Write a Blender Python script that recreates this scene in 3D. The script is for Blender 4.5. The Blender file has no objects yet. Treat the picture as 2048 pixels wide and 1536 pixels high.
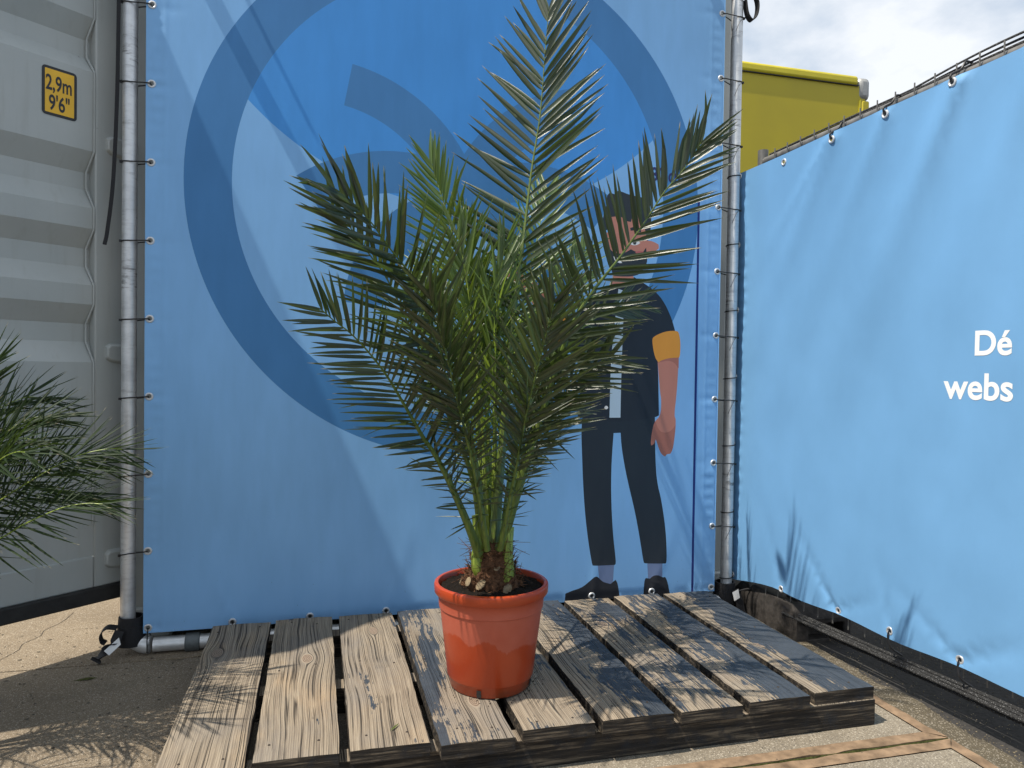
import bpy, bmesh, math, random
import numpy as np
from mathutils import Vector, Matrix, Quaternion, noise
from mathutils.geometry import delaunay_2d_cdt
random.seed(7); rng = np.random.default_rng(7)
sc = bpy.context.scene
COL = sc.collection
R = math.radians
# ------------------------------------------------------------------ camera
cd = bpy.data.cameras.new('camera'); cam = bpy.data.objects.new('camera', cd); COL.objects.link(cam)
cd.sensor_width = 36; cd.lens = 26.0; cd.clip_start = .02; cd.clip_end = 2000
cam.matrix_world = Matrix((((0.967180), -(0.008928), -(0.253935), 0), ((-0.253690), -(-0.022231), -(0.967030), 0), ((0.014279), -(-0.999713), -(-0.019236), 1.0), (0, 0, 0, 1)))
sc.camera = cam
# ------------------------------------------------------------------ light and sky
SUN = Vector((.475, .078, -.877)).normalized()
w = bpy.data.worlds.new('World'); sc.world = w; w.use_nodes = True
nt = w.node_tree; nt.nodes.clear()
wo = nt.nodes.new('ShaderNodeOutputWorld'); bg = nt.nodes.new('ShaderNodeBackground')
sky = nt.nodes.new('ShaderNodeTexSky'); sky.sky_type = 'NISHITA'; sky.sun_disc = False
sky.sun_elevation = math.asin(-SUN.z); sky.sun_rotation = math.atan2(-SUN.x, -SUN.y)
tc = nt.nodes.new('ShaderNodeTexCoord'); mp = nt.nodes.new('ShaderNodeMapping'); mp.inputs['Scale'].default_value = (1, 1, 1.8)
nz = nt.nodes.new('ShaderNodeTexNoise'); nz.inputs['Scale'].default_value = 3.4; nz.inputs['Detail'].default_value = 7; nz.inputs['Roughness'].default_value = .55
nt.links.new(tc.outputs['Generated'], mp.inputs['Vector']); nt.links.new(mp.outputs['Vector'], nz.inputs['Vector'])
rp = nt.nodes.new('ShaderNodeValToRGB')
rp.color_ramp.elements[0].position = .40; rp.color_ramp.elements[0].color = (4.0, 5.0, 6.3, 1)
rp.color_ramp.elements[1].position = .60; rp.color_ramp.elements[1].color = (8.8, 9.0, 9.2, 1)
nt.links.new(nz.outputs['Fac'], rp.inputs['Fac'])
mx = nt.nodes.new('ShaderNodeMix'); mx.data_type = 'RGBA'; mx.inputs['Factor'].default_value = .82
nt.links.new(sky.outputs['Color'], mx.inputs['A']); nt.links.new(rp.outputs['Color'], mx.inputs['B'])
nt.links.new(mx.outputs['Result'], bg.inputs['Color']); bg.inputs['Strength'].default_value = .1
nt.links.new(bg.outputs['Background'], wo.inputs['Surface'])
sd = bpy.data.lights.new('sun', 'SUN'); sd.energy = 4.9; sd.angle = R(.53); sd.color = (1, .93, .82)
so = bpy.data.objects.new('sun', sd); COL.objects.link(so); so.rotation_euler = SUN.to_track_quat('-Z', 'Y').to_euler(); so.location = (-3, 0, 6)
vs = sc.view_settings; vs.view_transform = 'Standard'; vs.look = 'None'; vs.gamma = 1; vs.use_curve_mapping = False; vs.exposure = .35
# ------------------------------------------------------------------ helpers
class MB:
    """collects vertices and faces, then links ONE mesh object"""
    def __init__(s): s.v = []; s.f = []; s.m = []
    def add(s, vs, fs, m=0):
        o = len(s.v); s.v += [tuple(p) for p in vs]; s.f += [tuple(i + o for i in f) for f in fs]; s.m += [m] * len(fs); return s
    def box(s, lo, hi, m=0):
        x0, y0, z0 = lo; x1, y1, z1 = hi
        return s.add([(x0,y0,z0),(x1,y0,z0),(x1,y1,z0),(x0,y1,z0),(x0,y0,z1),(x1,y0,z1),(x1,y1,z1),(x0,y1,z1)],
                     [(0,3,2,1),(4,5,6,7),(0,1,5,4),(1,2,6,5),(2,3,7,6),(3,0,4,7)], m)
    def tube(s, pts, r, n=10, m=0, caps=True, closed=False, flat=1.0):
        pts = [Vector(p) for p in pts]; k = len(pts); rs = r if isinstance(r, (list, tuple)) else [r] * k
        T = [(pts[(i + 1) % k if closed else min(i + 1, k - 1)] - pts[(i - 1) % k if closed else max(i - 1, 0)]).normalized() for i in range(k)]
        a = T[0].orthogonal().normalized(); vs = []
        for i in range(k):
            a = (a - T[i] * a.dot(T[i])).normalized(); b = T[i].cross(a)
            vs += [pts[i] + (a * math.cos(q) + b * math.sin(q) * flat) * rs[i] for q in [2 * math.pi * j / n for j in range(n)]]
        fs = [(i * n + j, i * n + (j + 1) % n, ((i + 1) % k) * n + (j + 1) % n, ((i + 1) % k) * n + j) for i in range(k if closed else k - 1) for j in range(n)]
        if caps and not closed: fs += [tuple(reversed(range(n))), tuple(range((k - 1) * n, k * n))]
        return s.add(vs, fs, m)
    def lathe(s, prof, n=48, c=(0, 0, 0), m=0, axis='Z', closed=False):
        vs = []
        for r, h in prof:
            for j in range(n):
                q = 2 * math.pi * j / n; x, y = r * math.cos(q), r * math.sin(q)
                p = (x, y, h) if axis == 'Z' else ((x, -h, y) if axis == 'Y' else (h, x, y))
                vs.append((c[0] + p[0], c[1] + p[1], c[2] + p[2]))
        k = len(prof)
        fs = [(i * n + j, i * n + (j + 1) % n, ((i + 1) % k) * n + (j + 1) % n, ((i + 1) % k) * n + j) for i in range(k if closed else k - 1) for j in range(n)]
        return s.add(vs, fs, m)
    def ribbon(s, pts, side, wd, th, m=0):
        """flat strap of width wd along side and thickness th"""
        pts = [Vector(p) for p in pts]; vs = []; k = len(pts)
        for i, p in enumerate(pts):
            t = (pts[min(i + 1, k - 1)] - pts[max(i - 1, 0)]).normalized(); sv = Vector(side); sv = (sv - t * sv.dot(t)).normalized(); nn = t.cross(sv)
            vs += [p + sv * wd / 2 + nn * th / 2, p - sv * wd / 2 + nn * th / 2, p - sv * wd / 2 - nn * th / 2, p + sv * wd / 2 - nn * th / 2]
        fs = [(4*i+j, 4*i+(j+1)%4, 4*i+4+(j+1)%4, 4*i+4+j) for i in range(k - 1) for j in range(4)] + [(3,2,1,0), (4*k-4,4*k-3,4*k-2,4*k-1)]
        return s.add(vs, fs, m)
    def mesh(s, name, mats, smooth=True):
        me = bpy.data.meshes.new(name); me.from_pydata(s.v, [], s.f)
        for mt in (mats if isinstance(mats, (list, tuple)) else [mats]): me.materials.append(mt)
        if any(s.m): me.polygons.foreach_set('material_index', s.m)
        me.validate()
        bm = bmesh.new(); bm.from_mesh(me); bmesh.ops.recalc_face_normals(bm, faces=bm.faces); bm.to_mesh(me); bm.free()
        if smooth:
            me.polygons.foreach_set('use_smooth', [True] * len(me.polygons)); me.set_sharp_from_angle(angle=R(38))
        return me
    def build(s, name, mats, parent=None, smooth=True, bevel=0, loc=(0, 0, 0)):
        o = link(name, s.mesh(name, mats, smooth), parent, loc)
        if bevel:
            b = o.modifiers.new('bevel', 'BEVEL'); b.width = bevel; b.segments = 2; b.limit_method = 'ANGLE'; b.angle_limit = R(50)
        return o
ORG = {}
def link(name, data, parent=None, loc=(0, 0, 0)):
    """loc is always in world space"""
    o = bpy.data.objects.new(name, data); COL.objects.link(o); o.location = loc; ORG[o.name] = Vector(loc)
    if parent: o.parent = parent; o.matrix_parent_inverse = Matrix.Translation(-ORG[parent.name])
    return o
def thing(name, label, cat, group=None, loc=(0, 0, 0)):
    o = bpy.data.objects.new(name, None); COL.objects.link(o); o.empty_display_size = .1; o.location = loc; ORG[o.name] = Vector(loc)
    return tag(o, label, cat, group)
def tag(o, label, cat, group=None):
    o['label'] = label; o['category'] = cat
    if group: o['group'] = group
    return o
def kind(o, k): o['kind'] = k; return o
def cr(pts, n=6):
    """Catmull-Rom through the points"""
    P = [Vector(p) for p in pts]; P = [P[0] * 2 - P[1]] + P + [P[-1] * 2 - P[-2]]; out = []
    for i in range(1, len(P) - 2):
        a, b, c, d = P[i-1:i+3]
        for k in range(n):
            t = k / n; out.append(.5 * ((2*b) + (c - a)*t + (2*a - 5*b + 4*c - d)*t*t + (3*b - a - 3*c + d)*t*t*t))
    return out + [P[-2]]
# ---- shader nodes
class G:
    """small wrapper to write node graphs as expressions"""
    def __init__(s, name):
        s.mat = bpy.data.materials.new(name); s.mat.use_nodes = True; s.nt = s.mat.node_tree; s.nt.nodes.clear()
        s.out = s.nt.nodes.new('ShaderNodeOutputMaterial')
    def put(s, sock, v):
        if hasattr(v, 'is_output'): s.nt.links.new(v, sock)
        elif v is not None:
            try: sock.default_value = v
            except Exception: sock.default_value = (*v, 1)
    def node(s, t, o=0, props=None, **ins):
        n = s.nt.nodes.new(t)
        for k, v in (props or {}).items(): setattr(n, k, v)
        for k, v in ins.items():
            s.put(n.inputs[int(k[1:])] if k[0] == 'i' and k[1:].isdigit() else n.inputs[k.replace('_', ' ')], v)
        return n.outputs[o]
    def m(s, op, a, b=0.0, c=None, clamp=False):
        d = {'operation': op, 'use_clamp': clamp}
        return s.node('ShaderNodeMath', 0, d, i0=a, i1=b) if c is None else s.node('ShaderNodeMath', 0, d, i0=a, i1=b, i2=c)
    def co(s, k='Object'): return s.nt.nodes.new('ShaderNodeTexCoord').outputs[k]
    def sep(s, v):
        n = s.nt.nodes.new('ShaderNodeSeparateXYZ'); s.nt.links.new(v, n.inputs[0]); return n.outputs
    def xyz(s, x, y, z): return s.node('ShaderNodeCombineXYZ', 0, None, i0=x, i1=y, i2=z)
    def scl(s, v, sc): return s.node('ShaderNodeVectorMath', 0, {'operation': 'MULTIPLY'}, i0=v, i1=sc)
    def noise(s, v, scale=5, detail=4, rough=.55, dist=0, o=0): return s.node('ShaderNodeTexNoise', o, None, Vector=v, Scale=scale, Detail=detail, Roughness=rough, Distortion=dist)
    def vor(s, v, scale, o='Distance', feature='F1'):
        n = s.nt.nodes.new('ShaderNodeTexVoronoi'); n.feature = feature; s.put(n.inputs['Vector'], v); n.inputs['Scale'].default_value = scale; return n.outputs[o]
    def ramp(s, f, *st):
        n = s.nt.nodes.new('ShaderNodeValToRGB'); e = n.color_ramp.elements
        while len(e) < len(st): e.new(.5)
        for el, (p, c) in zip(e, st): el.position = p; el.color = (c, c, c, 1) if isinstance(c, (int, float)) else (*c, 1)
        s.put(n.inputs['Fac'], f); return n.outputs['Color']
    def mix(s, f, a, b, mode='MIX'):
        n = s.nt.nodes.new('ShaderNodeMix'); n.data_type = 'RGBA'; n.blend_type = mode; n.clamp_factor = True
        s.put(n.inputs['Factor'], f); s.put(n.inputs['A'], a); s.put(n.inputs['B'], b); return n.outputs['Result']
    def bump(s, h, strength=.5, dist=.005, nrm=None):
        n = s.nt.nodes.new('ShaderNodeBump'); n.inputs['Strength'].default_value = strength; n.inputs['Distance'].default_value = dist
        s.put(n.inputs['Height'], h)
        if nrm is not None: s.put(n.inputs['Normal'], nrm)
        return n.outputs['Normal']
    def attr(s, name): return s.node('ShaderNodeAttribute', 2, {'attribute_type': 'OBJECT', 'attribute_name': name})
    def rnd(s): return s.nt.nodes.new('ShaderNodeObjectInfo').outputs['Random']
    def isl(s): return s.nt.nodes.new('ShaderNodeNewGeometry').outputs['Random Per Island']
    def bsdf(s, col, rough=.6, nrm=None, metal=0.0, spec=.5, **kw):
        n = s.nt.nodes.new('ShaderNodeBsdfPrincipled'); s.put(n.inputs['Base Color'], col); s.put(n.inputs['Roughness'], rough); s.put(n.inputs['Metallic'], metal)
        s.put(n.inputs['Specular IOR Level'], spec)
        if nrm is not None: s.put(n.inputs['Normal'], nrm)
        for k, v in kw.items(): s.put(n.inputs[k.replace('_', ' ')], v)
        s.nt.links.new(n.outputs[0], s.out.inputs['Surface']); return n.outputs[0]
def simple(name, col, rough=.6, metal=0.0, vary=.25, scale=20, bump=.0, spec=.5):
    g = G(name); c = g.co(); f = g.noise(c, scale, 5)
    k = tuple(x * (1 - vary) for x in col); l = tuple(min(1, x * (1 + vary)) for x in col)
    g.bsdf(g.mix(g.ramp(f, (.3, 0.), (.7, 1.)), k, l), g.m('ADD', g.m('MULTIPLY', f, .2), rough - .1), g.bump(f, bump, .004) if bump else None, metal, spec)
    return g.mat
# ------------------------------------------------------------------ materials
def mat_wood(name, painted=False):
    g = G(name); x, y, z = g.sep(g.co())
    sd = g.attr('seed'); kx = g.attr('knot_x'); ky = g.attr('knot_y'); pt = g.attr('paint')
    low = g.noise(g.xyz(g.m('MULTIPLY', x, 1.5), y, sd), 1.6, 2)
    xx = g.m('ADD', x, g.m('MULTIPLY', g.m('SUBTRACT', low, .5), .05))
    u = g.m('SUBTRACT', xx, kx); v = g.m('MULTIPLY', g.m('SUBTRACT', y, ky), .42)
    r2 = g.m('ADD', g.m('MULTIPLY', u, u), g.m('MULTIPLY', v, v)); R2 = .016 ** 2
    psi = g.m('MULTIPLY', u, g.m('SUBTRACT', 1.0, g.m('DIVIDE', R2, g.m('MAXIMUM', r2, R2))))
    inside = g.m('LESS_THAN', r2, R2 * .8)
    rad = g.m('SQRT', r2)
    gv = g.xyz(psi, g.m('MULTIPLY', y, .02), sd)
    st1 = g.noise(gv, 130, 5, .62); st2 = g.noise(gv, 420, 3, .6)
    wv = g.m('ADD', g.m('MULTIPLY', g.m('SINE', g.m('ADD', g.m('MULTIPLY', psi, 1250), g.m('MULTIPLY', st1, 16))), .5), .5)
    fib = g.m('ADD', g.m('MULTIPLY', st1, .62), g.m('ADD', g.m('MULTIPLY', wv, .16), g.m('MULTIPLY', st2, .28)))
    col = g.ramp(fib, (.28, (.085, .063, .045)), (.43, (.175, .138, .10)), (.60, (.285, .232, .168)), (.8, (.375, .315, .235)))
    pat = g.noise(g.xyz(x, g.m('MULTIPLY', y, .4), sd), 9, 4)
    col = g.mix(g.ramp(pat, (.54, 0.), (.78, .4)), col, (.43, .29, .16))
    col = g.mix(g.ramp(g.noise(g.xyz(x, g.m('MULTIPLY', y, .5), g.m('ADD', sd, 9.)), 6, 5), (.48, 0.), (.7, .6)), col, (.17, .155, .14))
    ck = g.noise(g.xyz(psi, g.m('MULTIPLY', y, .008), g.m('ADD', sd, 4.)), 70, 2, .45)
    crack = g.ramp(g.m('ABSOLUTE', g.m('SUBTRACT', ck, .5)), (.0, 1.), (.022, 0.))
    gate = g.ramp(g.noise(g.xyz(g.m('MULTIPLY', x, 2.), y, sd), 4, 2), (.38, 0.), (.5, 1.))
    crack = g.m('MULTIPLY', crack, gate)
    col = g.mix(g.m('MULTIPLY', crack, .9), col, (.025, .02, .016))
    ring = g.m('ADD', g.m('MULTIPLY', g.m('SINE', g.m('MULTIPLY', rad, 1500)), .5), .5)
    col = g.mix(inside, col, g.ramp(ring, (0., (.10, .07, .05)), (1., (.30, .23, .17))))
    # remains of blue-black paint
    pv = g.xyz(g.m('MULTIPLY', psi, 1.), g.m('MULTIPLY', y, .14), sd)
    pm = g.m('ADD', g.m('MULTIPLY', g.noise(pv, 22, 7, .7), .6), g.m('ADD', g.m('MULTIPLY', st1, .25), g.m('MULTIPLY', g.noise(g.xyz(x, y, sd), 5, 5, .65), .35)))
    pm = g.m('ADD', pm, g.m('MULTIPLY', x, g.attr('slope')))
    pm = g.m('GREATER_THAN', pm, g.m('SUBTRACT', 1.0, pt))
    pcol = g.mix(g.noise(g.xyz(x, y, z), 40, 4), (.032, .039, .048), (.060, .068, .08))
    col = g.mix(pm, col, pcol)
    h = g.m('SUBTRACT', g.m('ADD', fib, g.m('MULTIPLY', pm, .25)), g.m('MULTIPLY', crack, 1.5))
    g.bsdf(col, g.m('SUBTRACT', .85, g.m('MULTIPLY', pm, .3)), g.bump(h, .75, .004), spec=.3)
    return g.mat
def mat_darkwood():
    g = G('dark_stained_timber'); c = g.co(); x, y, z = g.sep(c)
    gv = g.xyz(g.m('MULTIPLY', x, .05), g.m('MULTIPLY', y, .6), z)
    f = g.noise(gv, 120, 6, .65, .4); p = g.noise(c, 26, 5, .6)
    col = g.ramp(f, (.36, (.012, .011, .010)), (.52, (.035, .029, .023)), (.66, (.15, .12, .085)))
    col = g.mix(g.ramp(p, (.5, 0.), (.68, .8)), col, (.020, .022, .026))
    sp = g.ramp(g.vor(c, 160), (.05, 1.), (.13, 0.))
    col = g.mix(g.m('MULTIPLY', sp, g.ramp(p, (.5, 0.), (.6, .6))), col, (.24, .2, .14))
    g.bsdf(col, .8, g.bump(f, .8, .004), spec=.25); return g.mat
def mat_vinyl(name, col, dirt=True, spec=.35, ground=.0):
    g = G(name); c = g.co(); x, y, z = g.sep(c)
    n1 = g.noise(c, 1.3, 3); n2 = g.noise(g.xyz(g.m('MULTIPLY', x, 3.), y, g.m('MULTIPLY', z, .7)), 6, 5)
    a = tuple(v * .90 for v in col); b = tuple(min(1, v * 1.06 + .004) for v in col)
    cc = g.mix(g.ramp(g.m('ADD', g.m('MULTIPLY', n1, .6), g.m('MULTIPLY', n2, .4)), (.35, 0.), (.65, 1.)), a, b)
    if dirt:
        hgt = g.ramp(z, (.0, 1.), (.55, .0))
        sp = g.ramp(g.vor(g.xyz(x, 0., z), 55), (.05, 1.), (.09, 0.))
        sp = g.m('MULTIPLY', sp, g.ramp(g.noise(c, 7, 2), (.55, 0.), (.62, 1.)))
        cc = g.mix(g.m('MULTIPLY', sp, g.m('MULTIPLY', hgt, .8)), cc, (.03, .03, .03))
        cc = g.mix(g.m('MULTIPLY', g.m('MULTIPLY', hgt, hgt), g.m('MULTIPLY', n2, .25)), cc, (.2, .18, .15))
    wv = g.m('ADD', g.m('SINE', g.m('MULTIPLY', z, 5200)), g.m('SINE', g.m('MULTIPLY', x, 5200)))
    h = g.m('ADD', g.m('MULTIPLY', wv, .02), g.m('MULTIPLY', g.noise(c, 9, 3), .25))
    g.bsdf(cc, .5, g.bump(h, .12, .004), spec=spec); return g.mat
def mat_leaf(name, dark, light, trans, tfac=.28, rough=.38, spec=.75):
    g = G(name); c = g.co(); r = g.m('FRACT', g.m('ADD', g.rnd(), g.isl()))
    n = g.noise(g.co('Generated'), 14, 3)
    col = g.mix(g.m('ADD', g.m('MULTIPLY', r, .75), g.m('MULTIPLY', n, .25)), dark, light)
    u, v, _ = g.sep(g.node('ShaderNodeUVMap', 0, {'uv_map': 'UVMap'}))
    vein = g.noise(g.xyz(g.m('MULTIPLY', u, .7), g.m('MULTIPLY', v, 7.), g.m('MULTIPLY', r, 40.)), 2.2, 3, .6)
    col = g.mix(g.ramp(vein, (.3, .35), (.65, 0.)), col, tuple(q * .4 for q in dark))
    rib = g.ramp(g.m('ABSOLUTE', g.m('SUBTRACT', v, .5)), (.0, 1.), (.07, 0.))
    col = g.mix(g.m('MULTIPLY', rib, .5), col, tuple(min(1, q * 1.7) for q in light))
    col = g.mix(g.ramp(g.m('ADD', u, g.m('MULTIPLY', g.m('SUBTRACT', r, .5), .10)), (.93, 0.), (.985, .85)), col, (.46, .40, .27))
    p = g.bsdf(col, g.m('ADD', rough, g.m('MULTIPLY', n, .15)), g.bump(vein, .25, .002), spec=spec)
    t = g.node('ShaderNodeBsdfTranslucent', 0, None, Color=g.mix(r, tuple(v * .8 for v in trans), trans))
    mxs = g.node('ShaderNodeMixShader', 0, None, Fac=tfac, i1=p, i2=t)
    g.nt.links.new(mxs, g.out.inputs['Surface']); return g.mat
def mat_galv():
    g = G('galvanised_steel'); c = g.co(); x, y, z = g.sep(c)
    n = g.noise(c, 14, 5); sc_ = g.noise(g.xyz(g.m('MULTIPLY', x, 2), g.m('MULTIPLY', y, 2), g.m('MULTIPLY', z, 9)), 9, 6, .7)
    band = g.ramp(g.noise(g.xyz(0., 0., z), 6.5, 2), (.52, 0.), (.6, 1.))
    sf = g.m('MULTIPLY', g.ramp(sc_, (.5, 0.), (.62, 1.)), g.m('ADD', .15, g.m('MULTIPLY', band, .6)))
    col = g.mix(g.ramp(n, (.3, 0.), (.7, 1.)), (.56, .57, .58), (.78, .79, .79))
    col = g.mix(sf, col, (.12, .115, .11))
    g.bsdf(col, g.m('ADD', .33, g.m('MULTIPLY', n, .25)), g.bump(sc_, .1, .002), .6); return g.mat
def mat_ground(name, base, lite, speck=True, scale=1.0):
    g = G(name); c = g.co()
    n = g.noise(c, 2.2, 6, .6); f = g.noise(c, 160 * scale, 3, .7); v = g.vor(c, 210 * scale, 'Color'); vd = g.vor(c, 210 * scale)
    cs = g.sep(v)[0]
    col = g.mix(g.ramp(n, (.3, 0.), (.7, 1.)), base, lite)
    col = g.mix(g.ramp(f, (.42, .45), (.6, 0.)), col, tuple(x * .45 for x in base))
    if speck:
        col = g.mix(g.m('MULTIPLY', g.m('GREATER_THAN', cs, .88), .4), col, (.55, .49, .40))
        col = g.mix(g.m('MULTIPLY', g.m('LESS_THAN', cs, .07), .6), col, (.08, .07, .06))
    st = g.ramp(g.noise(c, 7, 5, .65), (.52, 0.), (.75, .5))
    col = g.mix(st, col, tuple(x * .55 for x in base))
    h = g.m('ADD', f, g.m('MULTIPLY', vd, -.6))
    g.bsdf(col, .9, g.bump(h, .5, .004), spec=.2); return g.mat
M = {}
M['wood'] = mat_wood('weathered_pine'); M['darkwood'] = mat_darkwood()
M['galv'] = mat_galv(); M['dullsteel'] = simple('weathered_dull_steel', (.17, .165, .155), .55, .5, .3, 25, .1)
M['black'] = simple('black_plastic', (.012, .012, .013), .45, 0, .3, 40, .1)
M['webbing'] = simple('black_webbing', (.01, .01, .012), .75, 0, .4, 300, .4)
M['white'] = simple('white_label', (.75, .75, .74), .6, 0, .06, 30)
M['leaf'] = mat_leaf('palm_leaf_mature', (.016, .027, .010), (.060, .078, .032), (.13, .21, .03), .2, .24)
M['young'] = mat_leaf('palm_leaf_young', (.045, .085, .014), (.15, .22, .05), (.30, .42, .04), .36, .28)
M['fine'] = mat_leaf('fine_palm_leaf', (.011, .026, .010), (.030, .055, .018), (.09, .15, .015), .22, .48, .3)
def mat_stalk(name, old):
    g = G(name); c = g.co(); x, y, z = g.sep(c); n = g.noise(g.xyz(g.m('MULTIPLY', x, 30), g.m('MULTIPLY', y, 30), g.m('MULTIPLY', z, 3)), 6, 4)
    col = g.ramp(n, (.3, (.08, .125, .012)), (.55, (.20, .27, .03)), (.75, (.36, .42, .08)))
    if old: col = g.mix(.62, col, (.045, .075, .016))
    sp = g.ramp(g.noise(c, 90, 3), (.6, 0.), (.7, .5)); col = g.mix(sp, col, (.12, .10, .05))
    g.bsdf(col, .42, g.bump(n, .3, .002)); return g.mat
M['stalk'] = mat_stalk('palm_stalk_young', False); M['oldstalk'] = mat_stalk('palm_stalk_mature', True)
M['fibre'] = simple('brown_fibre', (.10, .05, .026), .9, 0, .7, 90, .8, .2)
M['cut'] = simple('cut_stalk_end', (.17, .125, .07), .8, 0, .4, 90, .4)
def mat_pot():
    g = G('terracotta_plastic'); c = g.co(); x, y, z = g.sep(c)
    n = g.noise(c, 14, 5, .6); lv = g.m('ADD', z, g.m('MULTIPLY', g.m('SUBTRACT', g.noise(g.xyz(x, y, g.m('MULTIPLY', z, .15)), 6.5, 6, .62), .5), .16))
    film = g.ramp(lv, (.148, 0.), (.152, 1.)); top = g.ramp(z, (.235, 1.), (.262, 0.))
    film = g.m('MULTIPLY', film, top)
    col = g.mix(n, (.34, .042, .011), (.42, .058, .015))
    col = g.mix(g.m('MULTIPLY', film, g.m('ADD', .06, g.m('MULTIPLY', n, .20))), col, (.60, .30, .24))
    mud = g.m('MULTIPLY', g.ramp(z, (.0, 1.), (.045, 0.)), g.ramp(n, (.4, .2), (.6, .9)))
    col = g.mix(mud, col, (.14, .06, .03))
    g.bsdf(col, g.m('ADD', .3, g.m('MULTIPLY', film, .25)), g.bump(n, .06, .002)); return g.mat
M['pot'] = mat_pot()
M['soil'] = simple('potting_soil', (.011, .008, .006), .95, 0, .7, 260, 1.0, .15)
def mat_cont():
    g = G('grey_container_paint'); c = g.co(); x, y, z = g.sep(c)
    n = g.noise(c, 3, 5); st = g.noise(g.xyz(g.m('MULTIPLY', x, 8.), g.m('MULTIPLY', y, 8.), g.m('MULTIPLY', z, .6)), 5, 5)
    col = g.mix(g.ramp(n, (.3, 0.), (.7, 1.)), (.36, .385, .375), (.42, .44, .425))
    col = g.mix(g.ramp(st, (.55, 0.), (.8, .3)), col, (.27, .26, .23))
    sp = g.m('MULTIPLY', g.ramp(g.vor(c, 9), (.02, 1.), (.035, 0.)), g.ramp(n, (.5, 0.), (.55, 1.)))
    col = g.mix(sp, col, (.12, .1, .09))
    g.bsdf(col, .42, g.bump(g.noise(c, 60, 3), .05, .003)); return g.mat
M['cont'] = mat_cont()
M['rubber'] = simple('black_rubber', (.02, .019, .018), .75, 0, .4, 30, .3)
M['foot'] = simple('recycled_black_plastic', (.035, .031, .028), .8, 0, .6, 35, .5, .25)
M['net'] = None
def mat_net():
    g = G('black_netting'); c = g.co(); v = g.vor(c, 210)
    g.bsdf(g.ramp(v, (.15, (.16, .16, .16)), (.3, (.012, .012, .012))), .8, g.bump(v, .6, .003)); return g.mat
M['net'] = mat_net()
M['concrete'] = mat_ground('sandy_concrete', (.21, .165, .115), (.285, .228, .16), True, 1.8)
M['slab'] = mat_ground('exposed_aggregate_concrete', (.22, .185, .138), (.285, .243, .182), True, 1.5)
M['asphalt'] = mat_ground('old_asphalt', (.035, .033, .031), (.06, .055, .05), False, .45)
M['rust'] = simple('rusty_steel', (.205, .138, .085), .85, 0, .45, 22, .5, .2)
M['pebble'] = simple('gravel_grit', (.17, .14, .092), .9, 0, .6, 6, 0, .2)
M['moss'] = simple('dark_moss', (.06, .065, .02), .95, 0, .6, 80, .6, .1)
M['yellow'] = simple('yellow_truck_panel', (.46, .37, .012), .5, 0, .08, 1.5)
M['yellowrail'] = simple('yellow_rail', (.62, .52, .02), .45, 0, .1, 3)
M['alu'] = simple('grey_aluminium', (.35, .35, .34), .5, .4, .2, 12)
M['navy'] = simple('navy_print', (.012, .018, .12), .5, 0, .1, 5)
M['wtext'] = simple('white_print', (.82, .82, .81), .5, 0, .04, 5)
M['sticker'] = simple('amber_sticker', (.78, .44, .016), .4, 0, .08, 12)
M['ink'] = simple('black_sticker_ink', (.012, .013, .015), .45, 0, .2, 20)
M['dry'] = simple('dry_leaf', (.16, .12, .07), .85, 0, .4, 40)
M['tyre'] = M['rubber']
# ================================================================== the setting
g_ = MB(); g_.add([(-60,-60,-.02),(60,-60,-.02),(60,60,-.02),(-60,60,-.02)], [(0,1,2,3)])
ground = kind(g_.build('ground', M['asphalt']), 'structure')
def slab(x0, x1, y0, y1, mat, rust):
    b = MB(); e = .040 if rust else 0.
    b.box((x0 + e, y0 + e, -.15), (x1 - e, y1 - e, 0)); s = b.build('concrete_slab', mat, ground, smooth=False, bevel=.003)
    if rust:      # worn steel angle round the slab
        r = MB()
        for (p, q, dx, dy) in (((x0, y0), (x1, y0), 0, e), ((x1, y0), (x1, y1), -e, 0), ((x1, y1), (x0, y1), 0, -e), ((x0, y1), (x0, y0), e, 0)):
            n = 60; vs = []
            for i in range(n + 1):
                t = i / n; px, py = p[0] + (q[0] - p[0]) * t, p[1] + (q[1] - p[1]) * t
                j = noise.noise((px * 14, py * 14, 3)) * .006 + noise.noise((px * 50, py * 50, 1)) * .003
                ux, uy = (1 if dx > 0 else -1 if dx < 0 else 0), (1 if dy > 0 else -1 if dy < 0 else 0)
                zz = .0015 + noise.noise((px * 30, py * 30, 8)) * .001
                ex = (1 if q[0] > p[0] else -1 if q[0] < p[0] else 0); ey = (1 if q[1] > p[1] else -1 if q[1] < p[1] else 0)
                sh = max(0, e - t * 2.0) - max(0, e - (1 - t) * 2.0)
                vs += [(px + ux * j, py + uy * j, -.05), (px + ux * j, py + uy * j, zz), (px + dx + ex * sh, py + dy + ey * sh, zz)]
            r.add(vs, [(3*i+k, 3*i+3+k, 3*i+4+k, 3*i+1+k) for i in range(n) for k in range(2)])
        r.build('steel_edge', M['rust'], s)
    return s
slab(-.31, 1.690, 1.652, 3.652, M['slab'], True)
slab(-.31, 1.694, -.36, 1.640, M['slab'], True)
slab(-2.325, -.325, .70, 2.705, M['concrete'], False)
slab(-2.325, -.325, 2.712, 4.715, M['concrete'], False)
slab(-4.33, -2.335, .70, 2.705, M['concrete'], False)
slab(-4.33, -2.335, 2.712, 4.715, M['concrete'], False)
slab(-2.325, -.325, -1.31, .692, M['concrete'], False)
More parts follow.
